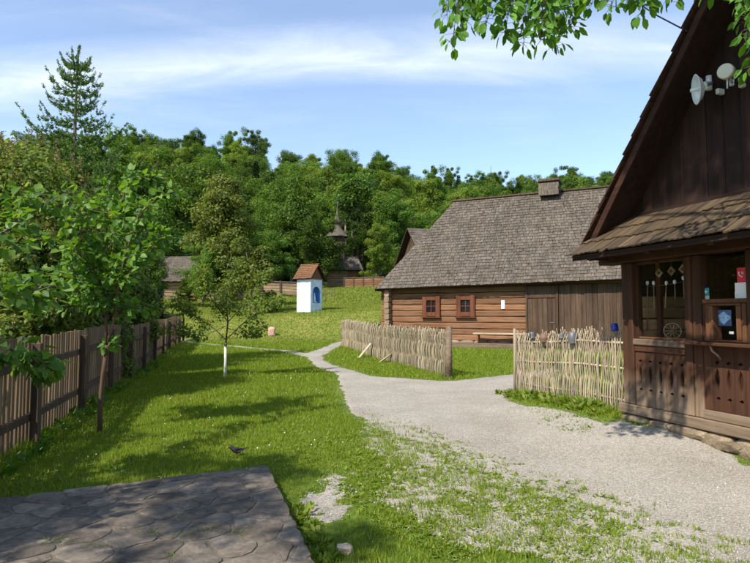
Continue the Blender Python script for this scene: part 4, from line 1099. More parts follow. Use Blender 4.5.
    cx, cz = (x0 + x1) / 2, (z0 + z1) / 2 + .01
    hs = MB(); pts = [(cx - .026 + .01 * 0, yg - .004, cz + .032), (cx - .030, yg - .004, cz + .012), (cx - .022, yg - .004, cz - .012), (cx - .002, yg - .004, cz - .026), (cx + .018, yg - .004, cz - .028)]
    hs.tube(pts, [.010, .0055, .005, .0055, .010], 6); hs.build('handset_symbol', M['paper'], e)
    hs = MB(); hs.box(cx + .004, cx + .009, yg - .003, yg - .001, cz + .0, cz + .03); hs.box(cx + .018, cx + .023, yg - .003, yg - .001, cz - .005, cz + .03); hs.build('signal_mark', M['paper'], e)
    # two paper sheets
    for k, (ya, yb_) in enumerate(((282.9, 291.5), (291.9, 299.2))):
        x0, x1, z0, z1 = rect(734.7, ya, 746.8, yb_, yg); o = put(MB().box(x0, x1, yg, yg + .002, z0, z1).build('paper_sheet', M['paper']))
        tag(o, ('upper' if k == 0 else 'lower') + ' white paper sheet taped below the red telephone sticker', 'paper')
    # first aid sticker
    x0, x1, z0, z1 = rect(702.6, 288, 709.3, 299.5, yg); e = put(empty('first_aid_sign', (0, 0, 0))); tag(e, 'small teal sticker with a white cross in the corner of the ticket window', 'sign')
    zm = z0 + (z1 - z0) * .34; MB().box(x0, x1, yg, yg + .003, zm, z1).build('plate', M['teal'], e); MB().box(x0, x1, yg, yg + .003, z0, zm - .002).build('strip', M['cream'], e)
    cx, cz = (x0 + x1) / 2, (zm + z1) / 2; cr = MB(); cr.box(cx - .022, cx + .022, yg - .003, yg - .001, cz - .007, cz + .007); cr.box(cx - .007, cx + .007, yg - .003, yg - .0012, cz - .022, cz + .022); cr.build('cross_symbol', M['paper'], e)
    # picture in the hatch
    x0, x1, z0, z1 = rect(716.3, 310, 731.5, 326, .022); e = put(empty('picture_card', (0, 0, 0))); tag(e, 'pale blue picture card inside the small ticket hatch', 'picture')
    MB().box(x0, x1, .024, .027, z0, z1).build('card', M['bluedark'], e); cx, cz = (x0 + x1) / 2, (z0 + z1) / 2
    bl = MB(); bl.prism([[(cx + (.075 + .016 * math.sin(3 * q + 1)) * math.cos(q), cz + (.062 + .014 * math.cos(4 * q)) * math.sin(q)) for q in [2 * math.pi * k / 20 for k in range(20)]]], .021, .0235); bl.build('print', M['bluepic'], e)
    x0, x1, z0, z1 = rect(729, 331.5, 733.5, 334.2, .02); o = put(MB().box(x0, x1, .02, .024, z0, z1).build('price_tag', M['paper'])); tag(o, 'tiny white tag low in the ticket hatch', 'tag')
    # hanging plaques
    for (x, y, lb) in ((659, 273, 'left'), (671.4, 271, 'middle'), (682.8, 269, 'right')):
        cx, cz = tk(x, y, .16); e = put(empty('wooden_plaque', (0, 0, 0)), T(cx, .16, cz)); tag(e, lb + ' one of three diamond-hung wooden plaques in the shop window', 'plaque', 'plaques hanging in the shop window')
        MB().cbox(-.048, .048, -.008, .008, -.048, .048, .005, RY(R(45))).build('board', M['log_pale'], e); MB().cbox(-.022, .022, -.012, -.009, -.022, .022, .002, RY(R(45))).build('inlay', M['frame_light'], e)
        MB().tube([(0, 0, .06), (.002, 0, 2.69 - cz)], .0025, 5).build('cord', M['grey_beam'], e)
    a, b = tk(641, 288, .2), tk(687, 281, .2)
    o = put(MB().tube([(a[0] - .03, .2, a[1] + .01), ((a[0] + b[0]) / 2, .2, (a[1] + b[1]) / 2 - .01), (b[0] + .02, .2, b[1])], .003, 5).build('display_string', M['grey_beam'])); tag(o, 'string stretched across the shop window holding wooden spoons', 'string')
    for k, (x, yt, ye, lb) in enumerate(((647.4, 284, 330, 'longest hanging wooden spoon at the left end of the window string'), (653.6, 284, 314, 'second hanging wooden spoon from the left on the window string'), (666.3, 284, 308, 'middle hanging wooden spoon on the window string'), (674.7, 283, 299, 'short hanging wooden spoon, fourth from the left on the window string'), (683.3, 279, 299, 'hanging wooden spoon at the right end of the window string'))):
        t_, e_ = tk(x, yt, .2), tk(x, ye, .2); L = t_[1] - e_[1]
        s_ = put(empty('wooden_spoon', (0, 0, 0)), T(t_[0], .2, t_[1]) @ RY(R(rr.uniform(-3, 6))))
        tag(s_, lb, 'spoon', 'spoons hanging in the shop window')
        MB().tube([(0, 0, -.01), (0, 0, -L)], [.008, .011], 6).build('handle', M['log_pale'], s_)
        MB().lathe([(.0, -.02), (.014, -.01), (.022, .012), (.018, .035), (.0, .045)], 8).build('bowl', M['paper'], s_)
    # spoked wheel on the shelf
    cx, cz = tk(672.4, 330, .36); rad = .115; cz = 1.302 + rad
    e = put(empty('spoked_wheel', (0, 0, 0)), T(cx, .36, cz) @ RZ(R(42)) @ RX(R(-8))); tag(e, 'small spoked wooden wheel standing on the shop window shelf', 'wheel')
    rim = MB(); ring = [(rad * .93 * math.cos(2 * math.pi * k / 28), 0, rad * .93 * math.sin(2 * math.pi * k / 28)) for k in range(29)]; rim.tube(ring, .0088, 6, False); rim.build('rim', M['honey'], e)
    for k in range(10):
        q = 2 * math.pi * k / 10; MB().tube([(0, 0, 0), (rad * .9 * math.cos(q), 0, rad * .9 * math.sin(q))], .0055, 5).build('spoke', M['honey'], e)
    MB().lathe([(.0, -.03), (.02, -.03), (.024, 0), (.02, .03), (0, .03)], 10, RX(R(90))).build('hub', M['log_pale'], e)
    # antennas on the gable
    def aim(P, A):
        q = Vector(A).normalized().to_track_quat('Z', 'Y').to_matrix().to_4x4(); return Matrix.Translation(P) @ q
    sx, sz = tk(713, 84, 0); wallp = TM @ Vector((sx, -.035, sz)); P = at(699, 89, (TM @ Vector((tk(702, 89, -.35)[0], -.35, 0))).y)
    e = empty('dish_antenna', wallp); tag(e, 'grey-white dish antenna seen edge-on on the dark gable', 'antenna')
    IT = Matrix.Translation(-wallp)
    d = MB(); d.lathe([(.0, -.05), (.06, -.045), (.12, -.02), (.17, .03), (.175, .032), (.165, .036), (.115, -.01), (.05, -.035), (0, -.04)], 24, IT @ aim(P, (-.97, .27, -.10))); d.build('reflector', M['white'], e)
    ax = Vector((-.97, .27, -.10)).normalized()
    MB().tube([P - wallp - ax * .05, P - wallp + ax * .09], [.022, .02], 10).build('feed', M['white'], e)
    MB().tube([P - wallp - ax * .05, (P - wallp) * .5 + Vector((0, 0, .03)), Vector((0, 0, 0))], [.035, .03, .03], 8).build('mount_arm', M['white'], e)
    MB().tube([Vector((0, 0, -.08)) + TN * .03, Vector((0, 0, .09)) + TN * .03], .035, 8).build('clamp', M['white'], e)
    sx, sz = tk(734, 82, 0); wallp = TM @ Vector((sx, -.035, sz)); P = at(726, 71.5, (TM @ Vector((tk(727, 72, -.3)[0], -.3, 0))).y)
    e = empty('drum_antenna', wallp); tag(e, 'small round cream drum antenna on the dark gable', 'antenna'); IT = Matrix.Translation(-wallp)
    ax = Vector((-.78, -.62, -.05)).normalized()
    d = MB(); d.lathe([(.0, .035), (.07, .035), (.082, .033), (.086, .02), (.082, -.06), (.05, -.08), (0, -.08)], 20, IT @ aim(P, ax)); d.build('drum', M['cream'], e)
    MB().tube([P - wallp - ax * .06, P - wallp - ax * .12 + Vector((0, 0, -.03)), Vector((0, 0, -.02))], .014, 6).build('arm', M['white'], e)
    MB().tube([P - wallp - ax * .03 + Vector((0, 0, -.06)), P - wallp - ax * .02 + Vector((.0, 0, -.19))], .008, 6).build('cable', M['white'], e)
    MB().cbox(-.02, .02, -.02, .02, -.05, .02, .004, T(0, 0, 0)).build('bracket', M['white'], e)
    for k, (x, y) in enumerate(((741.5, 79.5), (742, 85.3))):
        a = tk(x, y, -.06); o = put(MB().cbox(-.026, .026, -.03, .03, -.024, .024, .006).build('junction_box', M['cream']), T(a[0], -.057, a[1])); tag(o, ('upper' if k == 0 else 'lower') + ' tiny pale junction box right of the drum antenna', 'box')
    a = tk(720.5, 91.5, -.08); o = put(MB().cbox(-.022, .022, -.05, .05, -.035, .03, .006).build('connector_box', M['white']), T(a[0], -.087, a[1])); tag(o, 'pale connector box between the dish and the drum antenna', 'box')
    # cable to the gable
    A = TM @ Vector((1.66, yv - .05, 4.95)); B = at(612, -14, 7.6)
    o = MB().tube([A, A.lerp(B, .35) + Vector((0, 0, -.03)), A.lerp(B, .7) + Vector((0, 0, -.02)), B, B + (B - A) * 2.5 + Vector((0, 0, .5))], .009, 6).build('overhead_cable', M['black']); tag(o, 'thin dark cable running from the gable edge up to the left', 'cable')
ticket_house()

# ------------------------------------------------------------------ fences
def board_fence():
    rr = random.Random(51)
    Y0, Y1 = 2.6, 30.2; A = Vector((fenceX(Y0), Y0, 0)); B = Vector((fenceX(Y1), Y1, 0)); L = (B - A).length
    ang = math.atan2(B.y - A.y, B.x - A.x); root = empty('board_fence', A, ang)
    tag(root, 'long brown fence of upright boards running away along the left of the lawn', 'fence')
    Mw = Matrix.Translation(A) @ RZ(ang)
    vs = []
    for v in range(6):
        q = random.Random(v + 70); w, t, h = .098, .022, 1.36
        V = [(0, 0, 0), (w, 0, 0), (w, t, 0), (0, t, 0)]
        tp = [(q.uniform(0, .004), q.uniform(-.004, .006), h - q.uniform(0, .02)), (w - q.uniform(0, .004), 0, h - q.uniform(0, .02)), (w, t, h - q.uniform(0, .02)), (0, t, h - q.uniform(0, .02))]
        md = [(q.uniform(-.003, .003), q.uniform(-.004, .004), h * .5), (w + q.uniform(-.003, .003), q.uniform(-.004, .004), h * .5), (w, t, h * .5), (0, t, h * .5)]
        V = V + md + tp; F = [(0, 3, 2, 1), (8, 9, 10, 11)]
        for r in (0, 4):
            for k in range(4): F.append((r + k, r + (k + 1) % 4, r + 4 + (k + 1) % 4, r + 4 + k))
        vs.append(MB().add(V, F).mesh('fence_board', True)); vs[-1].materials.append(M['fence'])
    x = 0
    while x < L:
        P = Mw @ Vector((x, 0, 0)); z = h1(P.x, P.y) + .03
        part('fence_board', vs[rr.randrange(6)], None, root, T(x, rr.gauss(0, .003), z) @ RY(rr.gauss(0, .008)) @ SC(rr.uniform(.88, 1.05), 1, rr.uniform(.985, 1.015))); x += .098 + rr.uniform(.026, .040)
    n = int(L / 2.3)
    for i in range(n + 1):
        x = L * i / n; P = Mw @ Vector((x, 0, 0)); z = h1(P.x, P.y)
        MB().cbox(-.05, .05, -.155, -.055, -.3, 1.30, .008, T(x, 0, z)).build('fence_post', M['fence_rail'], root)
        if i < n:
            x2 = L * (i + 1) / n; P2 = Mw @ Vector((x2, 0, 0)); za, zb = z, h1(P2.x, P2.y)
            for rz in (.36, 1.02):
                mb = MB(); slab4(mb, (x, -.052, za + rz - .045), (x2 - .002, -.052, zb + rz - .045), (x2 - .002, -.052, zb + rz + .045), (x, -.052, za + rz + .045), -.05); mb.build('fence_rail', M['fence_rail'], root)
board_fence()

def stick_variants(n, h, r, rails, amp, seed, mat, sides=5):
    out = []
    for v in range(n):
        q = random.Random(seed + v); sg = 1 if v % 2 else -1
        zs = [0.0] + [z for z in rails] + [h]; pts = []; 
        full = [(-.05, 0)]
        for i, z in enumerate(rails): full.append((z, sg * (1 if i % 2 else -1) * amp))
        full.append((h * q.uniform(.95, 1.05), full[-1][1] * -.3))
        # densify
        for i in range(len(full) - 1):
            for k in range(3):
                t = k / 3; s_ = t * t * (3 - 2 * t); pts.append((q.gauss(0, .004), full[i][1] + (full[i + 1][1] - full[i][1]) * s_, full[i][0] + (full[i + 1][0] - full[i][0]) * t))
        pts.append((q.gauss(0, .004), full[-1][1], full[-1][0])); m = len(pts); b = q.gauss(0, .012)
        pts = [(x + b * math.sin(z / h * 3.1), y, z) for x, y, z in pts]
        me = MB().tube(pts, [r * (1.1 - .45 * i / m) * q.uniform(.92, 1.08) for i in range(m)], sides).mesh('stick'); me.materials.append(mat); out.append(me)
    return out
def wattle(name, label, A, B, n, h, r, mat, rails, seed, jit=.5, post=(), lean=.03, railr=.018, tall=.05):
    rr = random.Random(seed); A = Vector(A); B = Vector(B); L = (B - A).length; ang = math.atan2(B.y - A.y, B.x - A.x)
    root = empty(name, (A.x, A.y, h1(A.x, A.y)), ang); tag(root, label, 'fence'); za = h1(A.x, A.y)
    vs = stick_variants(10, h, r, rails, railr + r * .8, seed, mat)
    Mw = Matrix.Translation((A.x, A.y, 0)) @ RZ(ang)
    for i in range(n):
        x = L * (i + .5 + rr.uniform(-jit, jit) * .5) / n; P = Mw @ Vector((x, 0, 0)); z = h1(P.x, P.y) - za
        part('stick', vs[(i % 2) + 2 * rr.randrange(5)], None, root, T(x, rr.gauss(0, .006), z) @ RY(rr.gauss(0, lean)) @ SC(rr.uniform(.75, 1.25), 1, 1 + rr.gauss(0, tall)))
    for rz in rails:
        k = max(3, int(L / 1.2)); pts = []
        for i in range(k + 1):
            x = L * i / k; P = Mw @ Vector((x, 0, 0)); pts.append((x, rr.gauss(0, .006), h1(P.x, P.y) - za + rz + rr.gauss(0, .012)))
        MB().tube(pts, railr, 7).build('rail', mat, root)
    for (q, pr, ph, off) in post:
        x = L * q; P = Mw @ Vector((x, 0, 0)); z = h1(P.x, P.y) - za
        MB().tube([(x, off, z - .2), (x + .01, off, z + ph * .5), (x, off + .01, z + ph)], [pr * 1.05, pr, pr * .92], 12).build('post', M['grey_beam'] if pr > .05 else mat, root)
    return root, Mw
W1A = gp(342, 347.5, .12); W1B = gp(449, 378, 0)
wattle('wattle_fence', 'tall dense grey wattle fence slanting up to the log house', (W1A.x, W1A.y, 0), (W1B.x, W1B.y, 0), 290, 1.22, .021, M['wattle'], (.18, .62, 1.02), 61, post=((1.003, .085, 1.33, -.02), (.0, .05, 1.25, 0)), tall=.018, lean=.013)
W2A = Vector((3.0, 12.0, 0)); W2B = Vector((3.72, 8.28, 0))
_, W2M = wattle('stick_fence', 'pale see-through fence of peeled sticks joining the ticket house', W2A, W2B, 126, 1.22, .0105, M['wattle_pale'], (.2, .66, 1.06), 62, post=((0, .03, 1.34, -.03), (.03, .024, 1.2, .02)), lean=.016, tall=.02)
a_ = gp(353, 343, .12)
wattle('rear_wattle_fence', 'low dark stick fence between the wattle fence and the log house corner', (W1A.x + .4, W1A.y + .25, 0), (HA.x - .3, HA.y - .1, 0), 60, 1.05, .02, M['wattle_dark'], (.2, .6, .98), 63, railr=.03)
def props():
    for (x0, y0, x1, y1, lb) in ((358.5, 359, 371, 343.5, 'taller pale board propped against the grey wattle fence'), (378.5, 363, 391, 354, 'shorter pale board leaning at the foot of the grey wattle fence')):
        g = gp(x0, y0); d = Vector((W1B.x - W1A.x, W1B.y - W1A.y, 0)).normalized(); nr = Vector((d.y, -d.x, 0));
        if nr.y > 0: nr = -nr
        r = ray(x1, y1); Q = Vector((W1A.x, W1A.y, 0)) + nr * .07; k = ((Q - CAM).dot(nr)) / r.dot(nr); tp = CAM + r * k
        g.z = h1(g.x, g.y); ax = (tp - g); L = ax.length
        o = MB().cbox(-.055, .055, -.02, .02, -.03, L, .006).build('prop_board', M['wattle_pale'])
        q = ax.normalized().to_track_quat('Z', 'Y').to_matrix().to_4x4(); o.matrix_basis = Matrix.Translation(g) @ q; tag(o, lb, 'board')
props()
def pots():
    d = (W2B - W2A).normalized(); nr = Vector((d.y, -d.x, 0))
    if nr.x > 0: nr = -nr
    prof_mug = [(.0, .0), (.044, .0), (.05, .01), (.056, .06), (.058, .105), (.062, .11), (.057, .112), (.05, .06), (.04, .01)]
    prof_pot = [(.0, .0), (.045, .0), (.055, .012), (.085, .06), (.09, .09), (.078, .13), (.068, .145), (.078, .16), (.07, .162), (.06, .145), (.08, .09)]
    prof_jug = [(.0, .0), (.06, .0), (.07, .012), (.088, .08), (.09, .15), (.078, .19), (.082, .2), (.072, .2), (.07, .19), (.08, .1)]
    for (x, y, pf, sc, mt, nm, lb) in ((532, 335, prof_mug, 1.05, 'enamel_grey', 'enamel_mug', 'grey enamel mug upturned on the stick fence at its left end'), (544, 337, prof_pot, 1.0, 'clay', 'clay_pot', 'brown clay pot upturned on the stick fence beside the grey mug'),
                               (562, 335.5, prof_mug, .8, 'enamel_grey', 'enamel_cup', 'smallest grey cup upturned on the stick fence beside the big grey jug'), (572.5, 337.5, prof_jug, .95, 'enamel_grey', 'enamel_jug', 'big grey jug upturned on the stick fence'), (614.5, 327, prof_mug, 1.0, 'enamel_blue', 'enamel_mug', 'bright blue mug upturned on a tall stick near the ticket house')):
        r = ray(x, y); Q = W2A + nr * .03; k = ((Q - CAM).dot(nr)) / r.dot(nr); P = CAM + r * k
        hh = pf[5][1] * sc
        e = empty(nm, P + Vector((0, 0, hh / 2))); e.rotation_euler = (math.pi + rnd.gauss(0, .06), rnd.gauss(0, .08), rnd.uniform(0, 6))
        tag(e, lb, 'mug' if 'mug' in nm else ('cup' if 'cup' in nm else ('pot' if 'pot' in nm else 'jug')))
        b = MB(); b.lathe([(rr_ * sc, z * sc) for rr_, z in pf], 18); b.build('body', M[mt], e)
        if nm != 'clay_pot':
            R0 = pf[4][0] * sc; h_ = MB(); h_.tube([(R0 * .95, 0, hh * .85), (R0 * 1.5, 0, hh * .8), (R0 * 1.6, 0, hh * .5), (R0 * 1.4, 0, hh * .28), (R0 * .9, 0, hh * .25)], .006 * sc * 1.3, 6); h_.build('handle', M[mt], e)
        if mt == 'enamel_blue':
            s_ = MB().tube([(P.x, P.y, h1(P.x, P.y) - .05), (P.x + .01, P.y, .7), (P.x, P.y, P.z + hh * .45)], [.014, .012, .010], 6).build('stake', M['wattle_pale']); tag(s_, 'taller peeled stake carrying the blue mug', 'stake')
pots()
def rocks():
    rr = random.Random(8)
    P = gp(345, 552); me = rockmesh(rr, .055, .045, .035, .25); me.materials.append(M['rock']); o = part('stone', me, None, None, T(P.x, P.y, h1(P.x, P.y) + .02)); tag(o, 'small ochre stone lying among the weeds beside the paving', 'stone')
    P = at(272, 325.5, 31.5); gz = h1(P.x, P.y); me = rockmesh(rr, .2, .18, .3, .2); me.materials.append(M['pinkrock']); o = part('boulder', me, None, None, T(P.x, P.y, gz + .2)); tag(o, 'pinkish boulder on the grassy bank behind the fruit tree', 'boulder')
rocks()
def bird():
    P = gp(237, 457.5); root = empty('blackbird', (P.x, P.y, h1(P.x, P.y)), R(14)); tag(root, 'small black bird standing on the lawn behind the stone paving', 'bird')
    # spine from tail tip (+x) to head (-x): one continuous lofted body
    sp = [(.125, .0, .088, .004, .016), (.09, 0, .078, .006, .018), (.06, 0, .068, .014, .020), (.03, 0, .060, .028, .027), (0, 0, .058, .035, .034), (-.03, 0, .066, .034, .034), (-.052, 0, .082, .026, .026), (-.066, 0, .098, .020, .021), (-.082, 0, .106, .019, .019), (-.097, 0, .105, .012, .012), (-.102, 0, .104, .004, .004)]
    V = []; F = []; n = 12
    for (x, y, z, rz, ry) in sp:
        for k in range(n):
            q = 2 * math.pi * k / n; V.append((x + .35 * rz * math.sin(q) * (1 if x < -.03 else 0), y + ry * math.cos(q), z + rz * math.sin(q)))
    for i in range(len(sp) - 1):
        for k in range(n): F.append((i * n + k, i * n + (k + 1) % n, (i + 1) * n + (k + 1) % n, (i + 1) * n + k))
    F.append(tuple(range(n))); F.append(tuple((len(sp) - 1) * n + k for k in range(n)))
    MB().add(V, F, None, True).build('body', M['feather'], root)
    for s_ in (-1, 1):
        w = MB(); w.add([(-.035, s_ * .034, .085), (.0, s_ * .039, .088), (.07, s_ * .024, .08), (.085, s_ * .018, .074), (.03, s_ * .036, .052), (-.025, s_ * .036, .055)], [(0, 1, 2, 3, 4, 5)]); w.build('wing', M['feather'], root)
        MB().tube([(.005, s_ * .014, .035), (.012, s_ * .015, .018), (.002, s_ * .015, .0)], [.004, .0022, .0022], 5).build('leg', M['beak'], root)
        MB().tube([(.014, s_ * .015, .002), (-.02, s_ * .017, .002)], .002, 4).build('foot', M['beak'], root)
        MB().lathe([(0, -.0028), (.0025, 0), (0, .0028)], 6, T(-.088, s_ * .0165, .111)).build('eye', M['beak'], root)
    MB().tube([(-.1, 0, .104), (-.122, 0, .1)], [.005, .001], 6).build('beak', M['beak'], root)
bird()

# ------------------------------------------------------------------ trees
def ntube(pts, rad, n=7):
    mb = MB(); mb.tube(pts, rad, n, True); return mb
def crown_cluster(rng, C, Rc, per, lsize, wr=.6, flat=.8, upb=.35):
    C = np.asarray(C); Rc = np.asarray(Rc); k = np.repeat(np.arange(len(C)), per); n = len(k)
    d = unit(rng, n); rad = (0.3 + .95 * rng.uniform(0, 1, n) ** .7)[:, None]
    P = C[k] + d * rad * Rc[k][:, None] * np.array([1, 1, flat])
    N = d + unit(rng, n) * .75 + np.array([0, 0, upb]); A = unit(rng, n) + np.array([0, 0, -.25])
    A = A - N * (np.sum(A * N, 1) / np.sum(N * N, 1))[:, None] + 1e-3
    L = lsize * rng.uniform(.65, 1.35, n)
    return leafmesh(P, A, N, L, L * wr, 'diamond', .12, .05)
def make_broadleaf(name, seed, h, r, cb, ncl, per, lsize, leafm, barkm, tr, shape='round', lean=0):
    rng = np.random.default_rng(seed); rr = random.Random(seed)
    root = empty(name, (0, 0, 0)); C = []; Rc = []
    if shape == 'round':
        nl = 9; lobes = []
        for i in range(nl):
            q = i / (nl - 1); a = i * 2.4 + rng.normal(0, .5); d = r * rng.uniform(.25, .68) * (1 if q < .75 else .45)
            lobes.append((math.cos(a) * d, math.sin(a) * d, cb + (h - cb) * (.12 + .74 * q) + rng.normal(0, .03) * h, r * rng.uniform(.34, .62)))
        for i in range(ncl):
            lx, ly, lz, lr = lobes[i % nl]; g = rng.normal(0, .55, 3); C.append((lx + g[0] * lr, ly + g[1] * lr, min(max(lz + g[2] * lr * .95, cb * .8), h * 1.02))); Rc.append(r * rng.uniform(.12, .27))
    for i in range(0 if shape == 'round' else ncl):
        q = (i + .5) / ncl; q = np.clip(q + rng.normal(0, .04), 0, 1)
        if shape == 'tall': pr = (.35 + .9 * q) if q < .35 else max(.12, (1 - q) ** .55 * 1.0)
        else: pr = max(.12, (1 - q) ** .8 + .1)
        a = i * 2.399 + rng.normal(0, .4); d = r * pr * rng.uniform(.3, 1.0)
        C.append((math.cos(a) * d + lean * q, math.sin(a) * d, cb + (h - cb) * (.06 + .88 * q))); Rc.append(r * rng.uniform(.12, .30) * (.75 + .25 * pr))
    V, F = crown_cluster(rng, C, Rc, per, lsize)
    part('crown', np_mesh('crown', V, F), leafm, root)
    mb = MB(); top = cb + (h - cb) * .75
    pts = [(0, 0, -.4), (rr.gauss(0, .02) * h * .2, rr.gauss(0, .02) * h * .2, cb * .5), (rr.gauss(0, .03) * r, rr.gauss(0, .03) * r, cb), (lean * .4 + rr.gauss(0, .06) * r, rr.gauss(0, .06) * r, (cb + top) / 2), (lean * .7, 0, top)]
    mb.tube(pts, [tr * 1.25, tr, tr * .85, tr * .5, tr * .12], 8)
    for i in range(0, ncl, max(1, ncl // 12)):
        c = Vector(C[i]); z0 = max(cb * .75, c.z - Vector((c.x, c.y)).length * .9 - .1 * h); z0 = min(z0, top * .9)
        t = min(1, max(0, (z0 - cb) / max(top - cb, .1))); s0 = Vector((lean * .6 * t, 0, z0)); mid = s0.lerp(c, .55) + Vector((0, 0, -.05 * r))
        mb.tube([s0, mid, c], [tr * .42 * (1 - t * .6), tr * .25 * (1 - t * .5), tr * .06], 5)
    mb.build('trunk', barkm, root); return root
def make_conifer(name, seed, h, r, nw, leafm, tr=.16, step=.33, dz=.12, lsize=.3):
    rng = np.random.default_rng(seed); root = empty(name, (0, 0, 0)); P = []; A = []; Ls = []
    zs = np.linspace(h * .08, h * .97, nw)
    for z in zs:
        L = r * (1 - z / h) ** .85 + .12; nb = rng.integers(6, 9); a0 = rng.uniform(0, 6.28)
        for b in range(nb):
            a = a0 + b * 6.283 / nb + rng.normal(0, .15); l = L * rng.uniform(.75, 1.12); k = max(5, int(l / (lsize * .2)))
            t = rng.uniform(.1, 1, k); sd = rng.choice([-1, 1], k); side = rng.uniform(.3, 1.1, k) * sd
            ca, sa = math.cos(a), math.sin(a); zz_ = z - dz * l * np.sin(t * 2.6) - .08 * l * t
            P.append(np.stack([ca * t * l, sa * t * l, zz_], 1)); A.append(np.stack([np.cos(a + side), np.sin(a + side), rng.uniform(-.35, .15, k)], 1)); Ls.append(lsize * rng.uniform(.6, 1.3, k) * (1 - .4 * t))
    P = np.concatenate(P); A = np.concatenate(A); Ls = np.concatenate(Ls); N = np.tile(np.array([[0, 0, 1.0]]), (len(P), 1)) + rng.normal(0, .35, P.shape)
    V, F = leafmesh(P, A, N, Ls, Ls * .5, 'diamond', -.1, .1)
    part('crown', np_mesh('crown', V, F), leafm, root)
    MB().tube([(0, 0, -.4), (0, 0, h * .5), (0, 0, h)], [tr, tr * .6, .015], 7).build('trunk', M['bark'], root); return root
_protos = set()
def plant(proto, loc, sc, rz, label, cat='tree', group=None, sz=None, name=None):
    """first use moves the prototype itself, later uses copy it with its parts"""
    if proto.name in _protos:
        r_ = proto.copy(); col.objects.link(r_)
        for ch in proto.children:
            c = ch.copy(); col.objects.link(c); c.parent = r_
        if 'group' in r_: del r_['group']
    else: _protos.add(proto.name); r_ = proto
    r_.location = loc; r_.rotation_euler = (0, 0, rz); r_.scale = (sc, sc, sz or sc); tag(r_, label, cat, group); return r_

